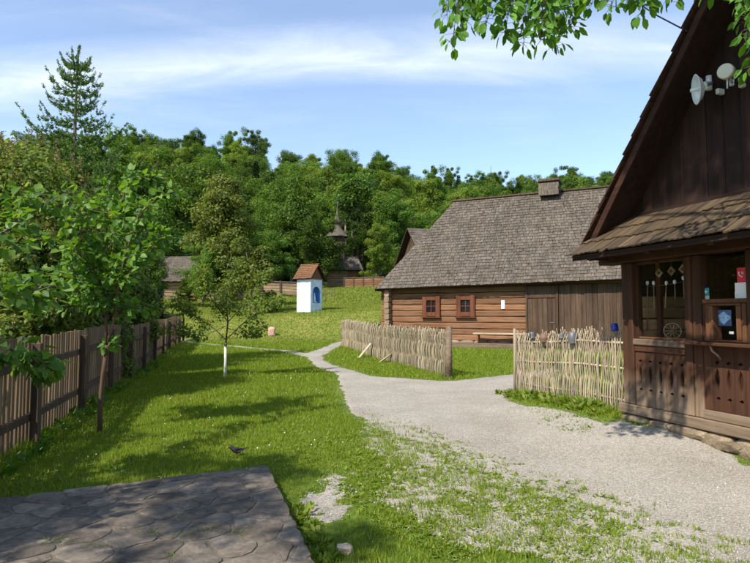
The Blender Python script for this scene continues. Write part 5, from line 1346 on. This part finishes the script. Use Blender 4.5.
def forest():
    rr = random.Random(77)
    B = [make_broadleaf('broadleaf_tree', 100, 17, 5.6, 2.6, 126, 240, .34, M['lf_wood'], M['bark'], .26),
         make_broadleaf('broadleaf_tree', 101, 18, 5.0, 3.0, 126, 240, .32, M['lf_wood_d'], M['bark'], .26),
         make_broadleaf('broadleaf_tree', 102, 16, 6.0, 2.4, 126, 250, .35, M['lf_wood'], M['bark'], .28),
         make_broadleaf('broadleaf_tree', 103, 17, 4.8, 3.2, 118, 240, .32, M['lf_wood_y'], M['bark_pale'], .22),
         make_broadleaf('broadleaf_tree', 104, 15, 5.4, 2.0, 126, 240, .34, M['lf_wood_d'], M['bark'], .25)]
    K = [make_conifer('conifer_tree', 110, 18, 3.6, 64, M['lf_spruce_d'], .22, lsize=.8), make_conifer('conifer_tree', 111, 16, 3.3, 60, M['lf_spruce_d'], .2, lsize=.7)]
    rows = [(100, 6.2), (109, 6.4), (120, 6.8), (133, 7.2), (148, 7.6), (165, 8.2), (184, 8.6), (205, 9), (228, 9.5)]
    for ri, (Y, sp) in enumerate(rows):
        x = -.74 * Y - 6
        while x < .46 * Y:
            xx = x + rr.gauss(0, sp * .22); yy = Y + rr.gauss(0, 3); x += sp * rr.uniform(.8, 1.25)
            pxx = 375 + xx / yy * FPX
            if 318 < pxx < 356 and yy < 104: continue          # gap in front of the church
            con = rr.random() < (.06 if ri < 4 else .12); k = rr.randrange(5)
            sc = rr.uniform(.78, 1.12) * (.9 if ri == 0 else 1.0)
            if pxx > 400: sc *= .86
            zone = 'above the lilac bushes' if pxx < 120 else ('above the log cottage' if pxx < 215 else ('above the blue shrine' if pxx < 318 else ('around the church spire' if pxx < 400 else 'above the log house roof')))
            row = 'at the front of' if ri < 2 else ('halfway up' if ri < 5 else 'on the skyline of')
            kd = 'dark pointed conifer' if con else ('green round-crowned tree', 'dark green tree', 'broad green tree', 'yellowish green tree', 'low dark green tree')[k]
            lb = kd + ' ' + row + ' the wood ' + zone
            plant(K[k % 2] if con else B[k], (xx, yy, h1(xx, yy) - .2), sc, rr.uniform(0, 6.28), lb, 'tree', 'trees ' + row + ' the wood ' + zone, sz=sc * rr.uniform(.9, 1.12))
    def px(x, Y): return ((x - 375) / FPX * Y, Y)
    def single(proto, x, Y, ytop, ybase, hh, label, wsc=1.0):
        X, Y = px(x, Y); gz = h1(X, Y); zt = at(x, ytop, Y).z; s_ = (zt - gz) / hh
        plant(proto, (X, Y, gz - .1), s_ * wsc, rr.uniform(0, 6.28), label, sz=s_)
    single(B[0], 317, 83, 217, 285, 17, 'round dark green tree in front of the wooden church', 1.15)
    single(B[3], 379, 82, 220, 285, 18, 'pale green broad tree right of the church spire', 1.1)
    single(B[1], 395, 96, 186, 285, 19, 'tall tree behind the pale green tree right of the church', 1)
    single(B[4], 270, 70, 236, 295, 15, 'bushy tree between the olive tree and the blue shrine', 1.25)
    single(B[2], 292, 92, 186, 290, 16, 'tall tree above the round tree left of the church', 1)
    single(B[1], 158, 60, 172, 300, 19, 'tall dark tree left of the log cottage roof', 1.2)
    single(B[0], 128, 52, 152, 300, 17, 'spreading green tree beyond the lilac tree', 1.1)
    single(B[2], 190, 66, 168, 300, 16, 'wide green tree standing above the log cottage', 1.1)
    single(B[4], 240, 74, 215, 300, 15, 'green tree just right of the olive tree top', 1.1)
    single(B[2], 146, 38, 252, 310, 16, 'leafy young tree hiding the left end of the log cottage', 1.15)
    single(B[0], 203, 40, 246, 310, 17, 'leafy young tree hiding the right end of the log cottage', .9)
    single(B[3], 186, 41, 276, 310, 17, 'low leafy bush in front of the log cottage door', 1.3)
    single(K[0], 128, 33, 262, 325, 18, 'low dark young conifer behind the far end of the board fence', 1.5)
    single(K[1], 160, 34, 282, 325, 16, 'small dark conifer bush at the end of the board fence', 1.6)
    # bare pale trunks in the dark wood behind the church
    for i, (x, y0, y1) in enumerate(((352, 268, 205), (357, 262, 190), (363, 262, 196), (346, 265, 200))):
        A_ = at(x, y0, 101); gz = h1(A_.x, 101); B_ = at(x + rr.uniform(-3, 3), y1, 101)
        e = empty('bare_trunk', (A_.x, 101, gz)); tag(e, 'bare pale tree trunk in the dark wood behind the church', 'tree', 'bare pale trunks in the dark wood behind the church')
        MB().tube([(0, 0, -.3), ((B_.x - A_.x) * .5 + .1, 0, (B_.z - gz) * .5), (B_.x - A_.x, 0, B_.z - gz)], [.26, .2, .12], 7).build('trunk', M['bark_pale'], e)
        V, F = crown_cluster(np.random.default_rng(i), [(B_.x - A_.x + rr.gauss(0, 1), rr.gauss(0, 1), B_.z - gz + rr.uniform(-1, 3)) for _ in range(8)], [1.5] * 8, 160, .5); part('crown', np_mesh('crown', V, F), M['lf_wood_d'], e)
forest()
def olive_tree():
    Y = 42; X = (222 - 375) / FPX * Y; gz = h1(X, Y); h = at(215, 172, Y).z - gz
    t = make_broadleaf('olive_green_tree', 130, h, 3.3, .9, 90, 330, .21, M['lf_olive'], M['bark_pale'], .13, 'tall')
    t.location = (X, Y, gz); tag(t, 'olive green loosely branched tree in front of the log cottage', 'tree')
    t2 = make_broadleaf('olive_green_tree', 131, 5.0, 2.0, .5, 34, 280, .2, M['lf_olive'], M['bark_pale'], .09, 'round')
    X2 = (252 - 375) / FPX * 38; t2.location = (X2, 38, h1(X2, 38)); tag(t2, 'lower olive green bushy tree just left of the blue shrine', 'tree')
olive_tree()
def shade_tree():
    t = make_broadleaf('broadleaf_tree', 140, 8.4, 2.2, 4.2, 44, 200, .15, M['lf_wood'], M['bark'], .14)
    t.location = (-7.3, -.1, h1(-7.3, -.1)); tag(t, 'tree just outside the left edge whose shade dapples the stone paving', 'tree')
shade_tree()

def twig_tree(name, label, base, stems, leafm, barkm, seed, lsize, kind, perm, spread, extra=None, wr=.85, droop=.2):
    """stems: list of (polyline, r0, r1); leaves sit on fine twigs that sprout along the upper part of each stem"""
    rng = np.random.default_rng(seed); rr = random.Random(seed)
    root = empty(name, base); tag(root, label, 'tree'); mb = MB(); tw = MB(); P = []; A = []
    for (pl, r0, r1, lf0, nt_, tl) in stems:
        pts = [Vector(p) for p in pl]; m = len(pts)
        mb.tube(pts, [r0 + (r1 - r0) * i / (m - 1) for i in range(m)], 7)
        for i in range(nt_):
            q = lf0 + (1 - lf0) * (i + .5) / nt_; f = q * (m - 1); j = min(int(f), m - 2); p = pts[j].lerp(pts[j + 1], f - j)
            d = Vector(unit(rng, 1)[0]); d.z = abs(d.z) * .7 - .1; d = (d + (pts[j + 1] - pts[j]).normalized() * .5).normalized()
            l = tl * rr.uniform(.5, 1.2); e1 = p + d * l * .55; e2 = p + d * l + Vector((0, 0, -droop * l))
            tw.tube([p, e1, e2], [r1 * .55 + .003, .004, .002], 4)
            k = max(3, int(perm * rr.uniform(.7, 1.3)))
            for _ in range(k):
                t = rr.uniform(.2, 1.05); c = p.lerp(e1, min(1, t * 1.8)) if t < .55 else e1.lerp(e2, (t - .55) / .45)
                s_ = Vector(unit(rng, 1)[0]); P.append(c + s_ * spread); A.append((s_ + d * .6 + Vector((0, 0, -.55))))
    mb.build('trunk', barkm, root); tw.build('twigs', barkm, root)['kind'] = 'stuff'
    P = np.array([tuple(p) for p in P]); A = np.array([tuple(a) for a in A]); n = len(P)
    N = rng.normal(0, .45, (n, 3)) + np.array([-.3, -.35, .9]); L = lsize * rng.uniform(.6, 1.25, n)
    V, F = leafmesh(P, A, N, L, L * wr, kind, .1, .15); part('crown', np_mesh('crown', V, F), leafm, root); return root

def lilac():
    P = gp(100, 430); z = h1(P.x, P.y); D = P.y
    def w(x, y, dy=0): q = at(x, y, D + dy); return (q.x - P.x, q.y - P.y, q.z - z)
    st = [([(0, 0, -.1), w(100, 405), w(103, 375), w(107, 345)], .037, .030, .95, 1, .2),
          ([w(107, 345), w(106, 320), w(108, 300), w(110, 270, .1), w(112, 235, .2), w(108, 205, .3)], .024, .008, .2, 16, .6),
          ([w(107, 345), w(113, 325), w(116, 305), w(119, 280, -.2), w(130, 240, -.3), w(140, 210, -.4)], .022, .008, .2, 16, .6),
          ([w(108, 300), w(98, 282), w(84, 262, -.2), w(72, 240, -.3), w(66, 215, -.3)], .016, .006, .1, 15, .55),
          ([w(107, 322), w(95, 310, .1), w(88, 304, .2), w(78, 290, .3), w(64, 275, .3)], .014, .005, .2, 10, .5),
          ([w(119, 280, -.2), w(136, 262, .1), w(150, 250, .3), w(160, 240, .5)], .014, .005, .1, 12, .5),
          ([w(112, 235, .2), w(122, 205, .3), w(125, 185, .4)], .012, .004, .1, 8, .45)]
    twig_tree('lilac_tree', 'young lilac tree with heart-shaped leaves on a forked trunk before the board fence', (P.x, P.y, z), st, M['lf_lilac'], M['bark_red'], 201, .108, 'heart', 26, .075)
    # nearer lilac leaning over the fence at the left edge of view
    B = Vector((-4.35, 3.9, 0)); z = h1(B.x, B.y)
    def w2(x, y, Y): q = at(x, y, Y); return (q.x - B.x, q.y - B.y, q.z - z)
    st = [([(0, 0, -.1), (.05, .1, .8), w2(-40, 300, 4.9), w2(-10, 290, 5.2), w2(25, 300, 5.6), w2(40, 285, 5.8)], .04, .008, .55, 10, .35),
          ([(0, 0, -.1), (.1, .2, 1.0), w2(-30, 330, 5.0), w2(5, 345, 5.3), w2(30, 362, 5.5), w2(42, 372, 5.6)], .032, .006, .55, 9, .26),
          ([(0, 0, -.1), (-.1, .2, 1.2), w2(-40, 260, 5.2), w2(0, 235, 5.8), w2(30, 215, 6.2), w2(48, 200, 6.4)], .036, .007, .5, 12, .42),
          ([(0, 0, 0), (-.3, -.1, 1.2), (-.4, -.3, 2.2), (-.5, -.4, 2.6)], .04, .008, .35, 22, .6),
          ([(0, 0, 0), (.1, -.5, 1.2), (.1, -.9, 2.1), (.2, -1.3, 2.6)], .04, .008, .3, 26, .75),
          ([(0, 0, 0), (-.4, .5, 1.3), (-.8, .9, 2.3), (-1.1, 1.2, 3.2)], .04, .008, .3, 22, .7),
          ([(0, 0, 0), (.2, -1.0, 1.0), (.3, -1.8, 1.9), (.3, -2.5, 2.5)], .04, .008, .3, 24, .75)]
    twig_tree('lilac_shrub', 'lilac with large dark leaves leaning in over the fence at the left edge', (B.x, B.y, z), st, M['lf_lilac'], M['bark'], 202, .11, 'heart', 17, .07)
lilac()

def shrubs():
    rr = random.Random(91)
    def shrub(x, Y, top, r, seed, label, brown=.35, ncl=40, per=330):
        X = (x - 375) / FPX * Y; gz = h1(X, Y); h = at(x, top, Y).z - gz; rng = np.random.default_rng(seed)
        root = empty('lilac_bush', (X, Y, gz)); tag(root, label, 'shrub'); C = []; Rc = []
        for i in range(ncl):
            q = (i + .5) / ncl; a = i * 2.4 + rng.normal(0, .3); pr = math.sqrt(max(.05, 1 - (1.7 * q - .7) ** 2)); d = r * pr * rng.uniform(.3, .9)
            C.append((math.cos(a) * d, math.sin(a) * d, .35 + (h - .7) * q)); Rc.append(r * rng.uniform(.24, .4))
        V, F = crown_cluster(rng, C, Rc, int(per * 1.35), .10, .62); part('crown', np_mesh('crown', V, F), M['lf_shrub'], root)
        # withered panicles standing out of the outer shell
        k = int(ncl * 5 * brown); Ps = []; 
        for i in range(k):
            c = rng.integers(ncl // 3, ncl); d = unit(rng, 1)[0]; d[2] = abs(d[2]); b = np.array(C[c]) + d * Rc[c] * .95; ax = d * .4 + np.array([0, 0, 1.0]); ax /= np.linalg.norm(ax)
            m = 34; t = rng.uniform(0, 1, m); Ps.append(b + ax * t[:, None] * .24 + rng.normal(0, .028, (m, 3)) * (1.1 - t[:, None]))
        if Ps:
            Ps = np.concatenate(Ps); n = len(Ps); V, F = leafmesh(Ps, unit(rng, n), unit(rng, n), .038, .026); part('seed_heads', np_mesh('seed_heads', V, F), M['lf_seed'], root)
        mb = MB()
        for i in range(0, ncl, 5): mb.tube([(rr.gauss(0, .12), rr.gauss(0, .12), -.1), (C[i][0] * .5, C[i][1] * .5, C[i][2] * .55), C[i]], [.035, .022, .008], 5)
        mb.build('stems', M['bark'], root)
    shrub(12, 10.6, 140, 1.55, 301, 'tall brownish lilac bush at the left edge behind the board fence', .9, 44)
    shrub(62, 12.6, 158, 1.1, 302, 'lilac bush with withered flower heads behind the young lilac tree', .8)
    shrub(30, 9.8, 215, .8, 303, 'lower green lilac bush close behind the board fence', .4, 28)
    shrub(92, 15.2, 205, 1.15, 304, 'green lilac bush behind the fork of the young lilac tree', .45)
    shrub(-30, 13.5, 150, 1.9, 305, 'big lilac bush at the far left edge behind the fence', .7, 44)
    shrub(104, 13.6, 228, .85, 308, 'dense green lilac bush right behind the young lilac tree trunk', .3, 34)
    shrub(128, 18, 262, .95, 309, 'leafy bush behind the middle of the board fence', .15, 30)
    shrub(140, 23, 288, .8, 306, 'low leafy bush behind the far part of the board fence', 0, 26, 240)
shrubs()

def near_spruce():
    """young spruce, whorled branches with upturned tips and short needles"""
    Y = 16.5; X = (70 - 375) / FPX * Y; gz = h1(X, Y); ht = at(70, 46, Y).z - gz
    rng = np.random.default_rng(400); rr = random.Random(400)
    root = empty('spruce_tree', (X, Y, gz)); tag(root, 'young spruce with upturned branches rising above the lilac bushes', 'tree')
    mb = MB(); mb.tube([(0, 0, -.2), (.03, 0, ht * .4), (-.02, .02, ht * .75), (0, 0, ht * .95), (.06, 0, ht)], [.12, .085, .045, .016, .007], 8); bw = MB(); SP = []; SA = []
    z = .9; wh = 0
    def spray(p0, p1, ln, dens):
        pass
    while z < ht - .40:
        f = (ht - z); L = min(.10 + f * .43, 2.3); nb = 5 + (wh % 2); a0 = rr.uniform(0, 6.28)
        for b in range(nb):
            a = a0 + 6.283 * b / nb + rr.gauss(0, .18); l = L * rr.uniform(.72, 1.15); ca, sa = math.cos(a), math.sin(a); rise = .32 if f < 2 else .1
            ns = max(4, int(l / .16)); pts = []
            for i in range(ns + 1):
                t = i / ns; pts.append(Vector((ca * l * t, sa * l * t, z + l * (rise * t - .24 * math.sin(math.pi * t * .9) + .30 * t * t * t))))
            bw.tube(pts, .008, 4)
            for i in range(1, ns + 1):
                t = i / ns; base = pts[i]; dr = (pts[i] - pts[i - 1]).normalized()
                if i == ns: tws = [(dr, .14)]
                else: tws = [((dr * .75 + Vector((-sa, ca, 0)) * s_ * .8 + Vector((0, 0, .12))).normalized(), (.16 + .36 * l * (1 - t)) * rr.uniform(.7, 1.2)) for s_ in (-1, 1)] + [(dr, .15)]
                for (d, tl) in tws:
                    k = max(16, int(tl / .0042)); tt = rng.uniform(0, 1, k); q = np.array(base)[None] + np.array(d)[None] * tl * tt[:, None]; q[:, 2] += -.15 * tl * np.sin(tt * 3) + .2 * tl * tt * tt
                    SP.append(q); SA.append(np.array(d)[None] * .8 + unit(rng, k) * .9 + np.array([0, 0, .2]))
        z += .33 + .06 * f ** .5
        wh += 1
    # leader
    k = 420; tt = rng.uniform(0, 1, k); SP.append(np.stack([.06 * tt ** 4, np.zeros(k), ht - .85 + .85 * tt], 1)); SA.append(unit(rng, k) + np.array([0, 0, .6]))
    P = np.concatenate(SP); A = np.concatenate(SA); n = len(P); Ls = rng.uniform(.05, .085, n)
    V, F = leafmesh(P, A, unit(rng, n), Ls, .022); part('crown', np_mesh('crown', V, F), M['lf_spruce'], root)
    mb.build('trunk', M['bark'], root); bw.build('branches', M['bark'], root)
near_spruce()

def fruit_tree():
    P = gp(225, 378); z = h1(P.x, P.y); D = P.y
    def w(x, y, dy=0): q = at(x, y, D + dy); return (q.x - P.x, q.y - P.y, q.z - z)
    t1 = w(226, 340)
    st = [([(0, 0, .80), t1], .035, .030, .98, 1, .1),
          ([t1, w(228, 322), w(226, 300, .1), w(230, 280, .2), w(232, 262, .2)], .024, .006, .25, 18, .42),
          ([t1, w(214, 328, .1), w(198, 318, .2), w(184, 310, .3), w(172, 304, .4)], .017, .005, .25, 17, .36),
          ([t1, w(240, 326, -.1), w(255, 314, -.2), w(268, 304, -.2), w(278, 300, -.2)], .017, .005, .25, 17, .36),
          ([w(228, 322), w(244, 305, .3), w(256, 288, .5), w(262, 276, .5)], .013, .004, .15, 13, .34),
          ([w(228, 322), w(212, 300, -.4), w(204, 284, -.6), w(198, 272, -.6)], .013, .004, .15, 13, .34),
          ([w(226, 326), w(206, 335, -.2), w(188, 334, -.2), w(176, 330, -.3)], .010, .003, .3, 8, .25),
          ([w(227, 328), w(246, 334, .2), w(262, 330, .2)], .010, .003, .3, 8, .25)]
    t = twig_tree('fruit_tree', 'young fruit tree with a white limed trunk on the lawn', (P.x, P.y, z), st, M['lf_fruit'], M['bark'], 210, .085, 'oval', 42, .10, wr=.62)
    MB().tube([(0, 0, -.1), (.005, 0, .4), (0, 0, .81)], [.042, .037, .036], 9).build('limed_trunk', M['limed'], t)
fruit_tree()

def overhead_tree():
    """tree standing behind the camera; its crown hangs over the view and shades the ticket house"""
    rng = np.random.default_rng(500); rr = random.Random(500); B = Vector((1.8, -6.0, 0))
    root = empty('overhanging_tree', B); tag(root, 'broadleaf tree overhead whose leafy sprays hang in at the top edge', 'tree')
    mb = MB(); fork = Vector((1.6, -5.2, 4.8)) - B
    mb.tube([(0, 0, -.2), (-.05, .3, 2.3), fork], [.26, .2, .17], 10)
    ends = [(.2, 1.2, 9.6), (1.6, -1.5, 10.5), (1.2, .4, 9.2), (2.2, 1.6, 8.2), (3, -4, 9), (1, -7, 9)]
    C = []; Rc = []
    for e in ends:
        e = Vector(e) - B; mb.tube([fork, fork.lerp(e, .5) + Vector((0, 0, .4)), e], [.11, .07, .025], 7)
        for k in range(9):
            c = e + Vector((rr.gauss(0, 1.0), rr.gauss(0, 1.0), rr.gauss(0, .7))); C.append(tuple(c)); Rc.append(rr.uniform(.6, 1.0))
    for k in range(150):  # unseen crown clusters set along sun rays from the gable, shaped to shade it
        q = TM @ Vector((rr.uniform(-1.3, 5.2), -.2, rr.uniform(3.5, 6.8))); t = rr.uniform(6.2, 9.5); c = q + SUNV * (t / math.cos(EL)) - B
        C.append(tuple(c)); Rc.append(rr.uniform(.35, .65))
        if k % 6 == 0: mb.tube([fork, fork.lerp(c, .5) + Vector((0, 0, .5)), c], [.07, .045, .012], 6)
    V, F = crown_cluster(rng, C, Rc, 150, .125, .6); n = len(F)
    # leaves trimmed along sun rays so path, pent roof and lower wall stay sunlit
    cen = V.reshape(n, 4, 3).mean(1) + np.array(B); t = ((cen[:, 0] - TCK0.x) * TN.x + (cen[:, 1] - TCK0.y) * TN.y) / SUN.dot(TN)
    keep = (cen[:, 2] > 1.0 + math.tan(EL) * t) & (cen[:, 2] > 1.9 + .60 * np.maximum(cen[:, 1], 0))
    zp = cen[:, 2] - math.tan(EL) * t; keep &= zp > 3.05
    V = V.reshape(n, 4, 3)[keep].reshape(-1, 3); part('crown', np_mesh('crown', V, np.arange(len(V)).reshape(-1, 4)), M['lf_over'], root)
    # the limb reaching forward and its hanging sprays
    limb = [fork, Vector((1.5, -.4, 6.1)) - B, Vector((1.2, 2.9, 5.9)) - B, Vector((1.3, 4.4, 5.35)) - B, Vector((2.6, 4.8, 5.1)) - B]
    mb.tube(limb, [.10, .07, .05, .03, .012], 7)
    LP = []; LA = []; tw = MB()
    spr = [((470, -70, 4.6), (452, 44, 4.5), 30), ((490, -60, 4.7), (466, 20, 4.6), 30), ((500, -60, 4.4), (487, 22, 4.4), 30), ((520, -60, 4.5), (505, 32, 4.5), 34), ((530, -60, 4.8), (524, 44, 4.7), 40),
           ((545, -60, 4.4), (541, 40, 4.4), 40), ((560, -60, 4.6), (556, 46, 4.6), 36), ((570, -60, 4.9), (571, 26, 4.8), 34), ((455, -60, 4.8), (447, 14, 4.7), 18), ((480, -60, 4.9), (478, 6, 4.9), 26), ((515, -60, 4.9), (512, 10, 4.9), 34), ((550, -60, 5.0), (549, 16, 5.0), 34),
           ((600, -60, 4.5), (592, 4, 4.5), 18), ((620, -60, 4.4), (611, 8, 4.4), 22), ((650, -60, 4.5), (642, 12, 4.5), 24), ((670, -60, 4.6), (668, 2, 4.6), 16), ((630, -60, 4.8), (628, 0, 4.8), 18), ((585, -60, 4.8), (578, 6, 4.8), 14),
           ((755, -70, 4.3), (742, 2, 4.3), 16), ((770, -50, 4.2), (748, 40, 4.2), 26), ((775, -20, 4.3), (752, 66, 4.3), 24), ((765, -40, 4.5), (744, 22, 4.5), 14), ((712, -70, 4.5), (712, -8, 4.5), 10)]
    for (a, b, n_) in spr:
        p0, p1 = at(*a), at(*b); p0, p1 = p0 - B, p1 - B
        best = min((l1.lerp(l2, q) for l1, l2 in zip(limb[1:-1], limb[2:]) for q in (0, .25, .5, .75, 1)), key=lambda q: (q - p0).length)
        tw.tube([best, p0, p0.lerp(p1, .5) + Vector((rr.gauss(0, .02), rr.gauss(0, .03), 0)), p1], [.012, .007, .004, .002], 5)
        for i in range(int(n_ * 2.3)):
            t = rr.uniform(.25, 1.0) if i > 2 else 1.0; s_ = Vector(unit(rng, 1)[0]); c = p0.lerp(p1, t); sd = s_ * .075; sd.z *= .6
            tw.tube([c, c + sd], [.0025, .0016], 3, False); LP.append(tuple(c + sd)); LA.append(tuple(s_ * .8 + Vector((0, 0, -.9))))
    LP = np.array(LP); LA = np.array(LA); n = len(LP); Ls = rng.uniform(.065, .115, n)
    V, F = leafmesh(LP, LA, rng.normal(0, .6, (n, 3)) + np.array([-.4, -.7, .5]), Ls, Ls * .58, 'oval', .1, .12); part('hanging_leaves', np_mesh('hanging_leaves', V, F), M['lf_over'], root)
    mb.build('trunk', M['bark'], root); tw.build('twigs', M['bark'], root)['kind'] = 'stuff'
overhead_tree()
